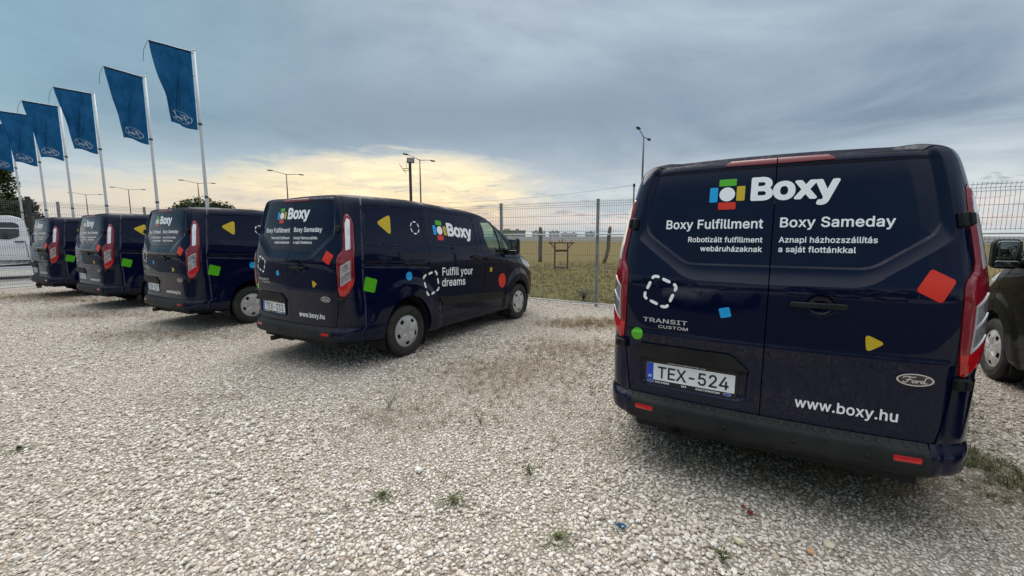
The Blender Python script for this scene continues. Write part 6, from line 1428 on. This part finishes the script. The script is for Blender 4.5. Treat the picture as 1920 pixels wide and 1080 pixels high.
        lay('emblem_ring', ov, [(2*k, 2*k+1, (2*k+3) % (2*N), (2*k+2) % (2*N)) for k in range(N)], ms, .012)
        for kk, st in enumerate(SCRIPT):
            # u runs outwards (to the left as seen), so the word reads reversed from this side
            pth = [((p[0]-.62)*.70, -(p[1]-.50)*.52) for p in st]
            dense = []
            for a, c in zip(pth[:-1], pth[1:]): dense += [(a[0]+(c[0]-a[0])*t, a[1]+(c[1]-a[1])*t) for t in (0, .5)]
            v2, f2 = stroke2d(dense+[pth[-1]], .040); lay('emblem_letter', v2, f2, ms, .014+.002*(kk % 3))
        # ties at the mast and a loose cord
        for v in (.02, .30, .62, .97):
            b = MB(); p = P(0.01, v); b.tube([Vector((0, 0, p.z))+A*.04, p], .010, 5); b.obj('tie', mh, f)
        b = MB(); e = P(1, 0); b.tube([e+A*.02, e+A*.16+Vector((0, 0, -.35)), e+A*.22+Vector((0, 0, -.80))], .008, 5); b.obj('cord', mh, f)
# ------------------------------------------------------------------ lamps and far things
def build_lamps():
    mg = mat('lamp_pole', (.10, .10, .105), .6, .2); ml = mat('lamp_head', (.05, .05, .052), .5)
    road = Vector((.882, -.471, 0)); perp = Vector((-.471, -.882, 0))
    pts = [(9.9, 33.0), (-9.0, 42.6), (-27.2, 52.4), (-44.2, 61.0), (-61.5, 69.4), (-76.5, 77.6)]
    labels = ['double arm street lamp rising behind the near van', 'double arm street lamp beside the dark floodlight pole', 'double arm street lamp above the van with plate TEX-332', 'double arm street lamp just left of the nearest flagpole', 'double arm street lamp between the second and third flagpoles from the right', 'double arm street lamp farthest left between flagpoles']
    for i, (x, y) in enumerate(pts):
        o = empty('street_lamp', (x, y, 0), math.atan2(perp.y, perp.x)); tag(o, labels[i], 'street lamp', 'street lamps along the road'); H = 9.0
        b = MB(); b.tube([(0, 0, 0), (0, 0, 3), (0, 0, 7.2), (0, 0, H)], [.09, .08, .065, .045], 10); b.obj('pole', mg, o)
        for s in (1, -1):
            b = MB(); b.tube([(0, 0, H-.08), (s*1.0, 0, H+.08), (s*1.75, 0, H+.16)], [.035, .03, .026], 6); b.obj('arm', mg, o)
            b = MB(); b.rbox((s*2.0, 0, H+.17), (.62, .24, .09), .06, axis=2); b.rbox((s*2.02, 0, H+.115), (.46, .17, .03), .04, axis=2); b.obj('lamp_head', ml, o)
    # dark mast with a solar floodlight
    o = empty('floodlight_mast', (-3.86, 16.5, 0), R(10)); tag(o, 'dark mast with square floodlight and tilted solar panel', 'mast')
    b = MB(); b.rbox((0, 0, 2.15), (.10, .10, 4.3), .012, axis=2); b.obj('pole', M_DARKSTEEL, o)
    b = MB(); b.rbox((.03, -.03, 4.40), (.27, .07, .19), .012, axis=1); b.box((.03, .03, 4.40), (.22, .06, .14)); fl = b.obj('floodlight', M_DARKSTEEL, o)
    b = MB(); b.box((.03, -.068, 4.40), (.22, .004, .14)); b.obj('lens', mat('flood_lens', (.30, .31, .32), .25), fl)
    b = MB(); b.box((-.27, 0, 4.08), (.012, .34, .40), Matrix.Rotation(R(-35), 3, 'Y')); b.obj('solar_panel', mat('solar_cells', (.02, .024, .035), .2), o)
    for z in (4.02, 4.10): b = MB(); b.tube([(0, 0, z), (-.26, 0, z)], .012, 6); b.obj('bracket', M_DARKSTEEL, o)
    b = MB(); b.tube([(-.10, -.02, 4.42), (-.13, -.02, 4.3), (-.12, -.02, 4.1)], .006, 5); b.obj('cable', M_BLACK, o)
def build_far():
    # raised road bank across the far edge of the field, with a row of distant buildings
    mb = mat('road_bank', (.15, .15, .145), .9)
    a = fpt(-190, 120); d = FD; b = MB(); L = 700
    prof = [(0, -.02), (2.2, 1.05), (3.0, 1.35), (14, 1.38), (17, -.02)]
    vs = []
    for t in (0, L):
        for (n, z) in prof: p = a+d*t+FN*n; vs.append((p.x, p.y, z))
    b.add(vs, [(k, k+1, 5+k+1, 5+k) for k in range(4)]); o = b.obj('road_bank', mb); tag(o, kind='structure')
    spec = [(925, 962, 300, 6.4, (.20, .26, .10), 'low green industrial hall on the far horizon'), (962, 985, 320, 6.6, (.27, .275, .27), 'grey hall with roof plant beside the green hall on the horizon'), (997, 1012, 520, 8.6, (.58, .585, .59), 'pale distant block left of the straight wooden post'),
            (1013, 1022, 500, 7.6, (.56, .565, .57), 'small distant block behind the straight wooden post'), (1028, 1048, 540, 8.4, (.57, .575, .585), 'distant stepped building above the rusty stand'), (1050, 1080, 560, 6.2, (.54, .545, .55), 'long low distant building right of the stepped one'), (1095, 1113, 500, 7, (.44, .56, .58), 'pale teal distant hall left of the fence post')]
    rs = random.Random(8)
    for (x0, x1, dist, h, c, lb) in spec:
        p0 = at_ray(x0, dist); p1 = at_ray(x1, dist); ce = (p0+p1)/2; w = (p1-p0).length; ang = math.atan2((p1-p0).y, (p1-p0).x)
        o = empty('building', ce, ang); tag(o, lb, 'building', 'buildings on the horizon'); dep = 14
        m = mat('wall_%s' % lb.split()[1]+str(x0), c, .85); b = MB(); b.box((0, dep/2, h*.42), (w, dep, h*.84)); b.obj('wall', m, o)
        b = MB(); b.box((0, dep/2, h*.84+.2), (w+.6, dep+.6, .4)); b.obj('roof', mat('far_roof', (.42, .42, .425), .8), o)
        for k in range(2):
            ww = w*rs.uniform(.15, .3); b = MB(); b.box((rs.uniform(-.3, .3)*w, dep/2, h*.84+.4+h*.08), (ww, 5, h*.16)); b.obj('roof_box', mat('far_plant', (.26, .26, .26), .8), o)
        nw = max(2, int(w/4))
        for fl in range(max(1, int(h/4))):
            for k in range(nw):
                b = MB(); b.box((-w/2+(k+.5)*w/nw, -.05, 1.9+fl*3.4), (w/nw*.55, .16, 1.5)); b.obj('window', mat('far_window', (.33, .34, .35), .4), o)

# ------------------------------------------------------------------ vehicles beyond the left fence
def build_truck():
    mw = mat('truck_white', build=paint((.80, .82, .84), (.50, .49, .47), .3)); mk = M_PLASTIC
    o = empty('white_truck', (-18.62, 16.45, 0), 0); tag(o, 'white crew cab truck standing behind the wire fence at the left edge', 'truck')
    fw = Vector((-.60, -.80, 0)); o.rotation_euler = (0, 0, math.atan2(fw.y, fw.x)+math.pi)   # local +x is the rear
    # local frame: x towards the rear, y towards the camera side (+), z up; cab rear wall at x=0
    def prof(y): return y
    P = [(0, .72), (-.03, 1.3), (-.10, 2.05), (-.20, 2.22), (-.42, 2.30), (-1.55, 2.28), (-1.95, 2.16), (-2.55, 1.48), (-3.35, 1.25), (-3.55, 1.0), (-3.58, .55), (-3.3, .42), (-3.05, .45), (-2.2, .45), (-.1, .55)]
    P = roundpoly(P, .10, 3); N = len(P); W = .98; b = MB(); vs = []
    rings = [(-W, .0), (-W+.01, .025), (W-.01, .025), (W, .0)]
    c = np.array(P).mean(0)
    for (y, k) in ((-W, .985), (-W+.05, 1), (W-.05, 1), (W, .985)):
        for (x, z) in P:
            t = .10*max(0, (z-1.35)/.9)*(1 if y > 0 else -1); vs.append((c[0]+(x-c[0])*k, y-t, c[1]+(z-c[1])*k))
    fs = [tuple(range(N))[::-1], tuple(range(3*N, 4*N))]
    for r in range(3): fs += [(r*N+i, r*N+(i+1) % N, (r+1)*N+(i+1) % N, (r+1)*N+i) for i in range(N)]
    b.add(vs, [f[::-1] for f in fs]); cab = b.obj('cab', mw, o)
    def sidepoly(name, poly, m, par, y0=.985, th=.012):
        for sg in (1, -1): r = sidepoly1(name, poly, m, par, y0, th, sg)
        return r
    def sidepoly1(name, poly, m, par, y0, th, sg):
        q = [(x, z) for x, z in poly]; bb = MB(); lo = []; hi = []
        for (x, z) in q:
            t = .10*max(0, (z-1.35)/.9); lo.append((x, sg*(y0-t-.02), z)); hi.append((x, sg*(y0-t+th), z))
        n = len(q); ff = [tuple(range(n)), tuple(range(n, 2*n))[::-1]]+[(i, n+i, n+(i+1) % n, (i+1) % n) for i in range(n)]
        bb.add(lo+hi, ff if sg > 0 else [f[::-1] for f in ff]); return bb.obj(name, m, par)
    mg = mat('dark_window', (.018, .022, .024), .06, 0, 1)
    sidepoly('window', roundpoly([(-.30, 1.55), (-.27, 1.98), (-.40, 2.06), (-1.05, 2.06), (-1.05, 1.47), (-.55, 1.45)], .10, 5), mg, cab)
    sidepoly('window', roundpoly([(-1.15, 1.47), (-1.15, 2.06), (-1.60, 2.05), (-2.25, 1.45)], .06, 5), mg, cab)
    for poly in ([(-.14, .75), (-.125, .75), (-.165, 1.4), (-.18, 1.4)], [(-1.105, .60), (-1.095, .60), (-1.095, 2.1), (-1.105, 2.1)]): sidepoly('door_seam', poly, M_BLACK, cab, .985, .004)
    for x in (-.30, -1.32): sidepoly('door_handle', roundpoly([(x-.13, 1.345), (x+.10, 1.345), (x+.10, 1.385), (x-.13, 1.385)], .015, 3), mk, cab, .99, .03)
    sidepoly('sill', roundpoly([(.0, .56), (.0, .70), (-2.2, .70), (-2.2, .56)], .01, 2), mk, cab, .97, .01)
    sidepoly('step', roundpoly([(.06, .36), (.06, .47), (-2.2, .47), (-2.2, .36)], .01, 2), mw, o, .99, .02)
    sidepoly('body_crease', [(-.05, 1.155), (-.05, 1.17), (-2.4, 1.17), (-2.4, 1.155)], mw, cab, .985, .008)
    b = MB(); b.box((1.4, 0, .62), (4.4, .9, .20)); b.box((-1.2, 0, .45), (2.6, 1.5, .12)); b.obj('chassis', M_UNDER, o)
    b = MB(); b.box((.16, 0, 1.55), (.10, 1.95, 1.75)); b.box((.16, 0, 2.36), (.14, 1.9, .08)); b.obj('headboard', M_DARKSTEEL, o)
    b = MB(); b.box((1.85, 0, .86), (3.3, 2.06, .12)); b.obj('load_bed', M_DARKSTEEL, o)
    for y in (1.0, -1.0): b = MB(); b.box((1.85, y, 1.10), (3.3, .04, .38)); b.obj('side_board', mat('truck_board', (.20, .20, .21), .6), o)
    for (x, y) in ((-2.72, .86), (-2.72, -.86), (1.55, .86), (1.55, -.86)):
        w = MB(); w.lathe_x([(-.10, .20), (-.11, .30), (-.08, .335), (.08, .335), (.11, .30), (.10, .20)], 30, closed=True); w.f = [f[::-1] for f in w.f]
        q = w.obj('wheel', M_RUBBER, o); q.location = (x, y, .335); q.rotation_euler = (0, 0, R(90))
        h = MB(); h.tube([(-.09, 0, 0), (.09, 0, 0)], .20, 24); h.obj('hub', M_HUB, q)
    for y in (1.14, -1.14): b = MB(); b.rbox((-2.05, y, 1.52), (.12, .22, .30), .04, axis=0); b.obj('side_mirror', mk, o)
    b = MB(); b.rbox((-3.45, .72, .95), (.16, .36, .20), .05, axis=0); b.rbox((-3.45, -.72, .95), (.16, .36, .20), .05, axis=0); b.obj('headlight', M_CLEAR, o)
def car(loc, ang, paintm, label, name='parked_car', L=4.2, H=1.48, group=None, cat='car'):
    """hatchback: lofted body with glasshouse, wheels, lights and plate; nose towards local +y"""
    o = empty(name, loc, ang); tag(o, label, cat, group); W = .89
    st = [(-L/2, .50, .62, .80), (-L/2+.05, .36, .86, .86), (-L/2+.35, .30, 1.0, .89), (-.6, .26, 1.0, .89), (.6, .26, .97, .89), (L/2-.95, .28, .92, .88), (L/2-.30, .30, .80, .84), (L/2-.05, .36, .68, .74), (L/2, .44, .56, .66)]
    b = MB(); vs = []; m = 14
    for (y, z0, z1, w) in st:
        for k in range(m):
            a = -math.pi/2+2*math.pi*k/m; ca, sa = math.cos(a), math.sin(a)
            ex = .45; xx = w*math.copysign(abs(ca)**ex, ca); zz = (z0+z1)/2+(z1-z0)/2*math.copysign(abs(sa)**ex, sa); vs.append((xx, y, zz))
    fs = []
    for i in range(len(st)-1): fs += [(i*m+k, i*m+(k+1) % m, (i+1)*m+(k+1) % m, (i+1)*m+k) for k in range(m)]
    fs += [tuple(range(m))[::-1], tuple(range((len(st)-1)*m, len(st)*m))]; b.add(vs, [f[::-1] for f in fs], 0, True); body = b.obj('body', paintm, o)
    cz = [(-L/2+.18, .98, .80), (-L/2+.62, H-.06, .64), (-.9, H, .62), (-.1, H-.01, .62), (.35, H-.10, .64), (1.05, .95, .80)]
    b = MB(); vs = [];
    for (y, z, w) in cz: vs += [(-w, y, z), (w, y, z)]
    base = len(vs)
    for (y, z, w) in cz: vs += [(-.84, y if abs(y) > .95 else y, .90), (.84, y, .90)]
    n = len(cz); fs = []
    for i in range(n-1): fs += [(2*i, 2*i+1, 2*i+3, 2*i+2), (2*i, 2*i+2, base+2*i+2, base+2*i), (2*i+1, base+2*i+1, base+2*i+3, 2*i+3)]
    b.add(vs, [f[::-1] for f in fs]); b.obj('glasshouse', mat('dark_window', (.018, .022, .024), .06, 0, 1), o)
    b = MB(); b.rbox((0, -.62, H+.004), (1.22, 1.35, .03), .12, axis=2); b.obj('roof', paintm, o)
    for s in (1, -1):
        for (ya, za, yb, zb) in ((-L/2+.30, .98, -L/2+.66, H-.05), (-.25, .95, -.30, H-.02), (.38, H-.09, 1.02, .98)):
            b = MB(); b.tube([(s*.82, ya, za), (s*.645, yb, zb)] if za < zb else [(s*.645, ya, za), (s*.82, yb, zb)], .035, 6); b.obj('pillar', paintm, o)
        b = MB(); b.rbox((s*.70, -L/2+.10, .86), (.26, .20, .22), .06, axis=1); b.obj('tail_light', M_RED, o)
        b = MB(); b.rbox((s*.62, L/2-.22, .70), (.30, .26, .16), .06, axis=1); b.obj('headlight', M_CLEAR, o)
        b = MB(); b.rbox((s*.99, .55, 1.0), (.20, .12, .14), .04, axis=1); b.obj('side_mirror', M_PLASTIC, o)
        for y in (-L/2+.78, L/2-.86):
            w = MB(); w.lathe_x([(-.09, .20), (-.10, .28), (-.07, .315), (.07, .315), (.10, .28), (.09, .20)], 30, closed=True); w.f = [f[::-1] for f in w.f]
            q = w.obj('wheel', M_RUBBER, o); q.location = (s*.80, y, .315)
            h = MB(); h.tube([(-.085, 0, 0), (.085, 0, 0)], .20, 20); h.obj('hub', M_HUB, q)
            a = MB(); a.tube([(s*.60, y, .33), (s*.893, y, .33)], .36, 24); a.obj('wheel_arch', M_LINER, o)
    b = MB(); b.box((0, -L/2-.005, .78), (.52, .02, .11)); b.obj('number_plate', M_PLATE, o)
    b = MB(); b.rbox((0, -L/2+.04, .42), (1.5, .16, .16), .05, axis=0); b.obj('rear_bumper', M_PLASTIC, o)
    return o
def build_cars():
    mr = mat('red_paint', build=paint((.42, .012, .014), (.20, .15, .13)))
    car((-23.6, 22.3, 0), R(62), mr, 'red car partly hidden between the white truck and the far left van', 'parked_car', 4.3, 1.75)
def build_behind():
    """what stands on the camera's own side of the lot and mirrors in the dark paint"""
    white = mat('white_car_paint', (.70, .71, .72), .3, 0, 1); silver = mat('silver_car_paint', (.34, .35, .36), .3, .5, 1); blue = mat('grey_blue_paint', (.08, .11, .15), .3, .2, 1)
    t = R(-VAN_TH); c, s_ = math.cos(-t), math.sin(-t); ox, oy = VAN_POS['A']
    def W(x, y): return (ox+x*c+y*s_, oy-x*s_+y*c, 0)
    for (x, y, a, m, lb) in ((-1.6, -8.6, 24, white, 'white hatchback across the lot, mirrored in the van with plate TEX-524'), (2.6, -23, 8, white, 'white car in the far row across the lot'), (5.6, -23.5, 4, silver, 'silver car in the far row across the lot'), (8.7, -23.2, 8, white, 'white car at the end of the far row across the lot'), (-7.5, -20, 20, blue, 'grey blue car across the lot from the row of vans')):
        car(W(x, y), t+R(a), m, lb, group='cars across the lot')
    b = MB(); rs = random.Random(21); lm = M_LEAF
    for k in range(70):
        x = -75+150*k/69+rs.uniform(-1.5, 1.5); y = -46+rs.uniform(-5, 5); h = rs.uniform(4.5, 9.5) if x > 2 or x < -10 else rs.uniform(2.5, 4.5); ce = W(x, y)
        for j in range(300):
            d = Vector((rs.gauss(0, 1), rs.gauss(0, 1), rs.gauss(0, 1))).normalized(); p = Vector((ce[0]+d.x*2.4, ce[1]+d.y*2.4, max(.2, h*.5+d.z*h*.5)))
            n = Vector((rs.gauss(0, 1), rs.gauss(0, 1), rs.gauss(0, 1))).normalized(); u = n.orthogonal().normalized()*rs.uniform(.22, .5); v = n.cross(u)*.8
            b.add([p-u, p+v, p+u, p-v], [(0, 1, 2, 3)])
    o = b.obj('treeline', lm); tag(o, 'far belt of dark trees across the lot', 'wood', kind='stuff')
# ------------------------------------------------------------------ litter
def build_litter():
    rs = random.Random(4)
    def scrap(name, loc, size, m, label, n=8):
        b = MB()
        for k in range(n):
            c = Vector((rs.gauss(0, size*.35), rs.gauss(0, size*.35), .012+abs(rs.gauss(0, size*.12)))); u = Vector((rs.gauss(0, 1), rs.gauss(0, 1), rs.gauss(0, .5))).normalized()*size*rs.uniform(.25, .5); v = u.orthogonal().normalized()*size*rs.uniform(.15, .3)
            b.add([c-u, c+v*.8, c+u, c-v], [(0, 1, 2), (0, 2, 3)])
        o = b.obj(name, m); o.location = loc; tag(o, label, 'litter')
    scrap('plastic_scrap', (.575, 2.10, .015), .045, mat('blue_scrap', (.02, .09, .16), .5), 'crumpled scrap of dark blue plastic in the gravel')
    scrap('leaf_scrap', (1.32, 2.19, .015), .05, mat('red_scrap', (.22, .03, .02), .8), 'torn dark red leaf scraps in the gravel before the near van')
    # three bigger stones that catch the eye
    for (x, y, s, c, lb) in ((1.16, 1.99, .075, (.60, .54, .38), 'large pale yellow stone lying in the front gravel'), (1.60, 1.97, .065, (.58, .50, .38), 'large tan stone in the gravel near the bottom right'), (-.62, 2.66, .062, (.72, .70, .66), 'large white stone in the middle of the gravel'), (1.48, 1.93, .055, (.50, .30, .16), 'rust orange stone in the front gravel at right')):
        me = stone_mesh(int(1000*x)+77).copy(); me.materials.clear()
        def sf(t, b, c=c):
            n = t.noise(obj_co(t), 9, 4, .6); t.put(b.inputs['Base Color'], t.mix(t.rng(n, .35, .7, 0, .5), c, tuple(q*.72 for q in c))); b.inputs['Roughness'].default_value = .85
        me.materials.append(mat('stone_'+lb.split()[1]+lb.split()[2], build=sf)); o = link('loose_stone', me); o.location = (x, y, s*.25); o.scale = (s, s, s); o.rotation_euler = (.2, .1, x*7); tag(o, lb, 'stone', 'loose larger stones in the gravel')

build_ground()
vans = build_vans()
_st, _d = build_fences(); build_fence_extras(_st, _d)
build_flags(); build_lamps(); build_far(); build_truck(); build_behind(); build_cars(); build_trees()
build_gravel(); build_weeds(); build_litter()
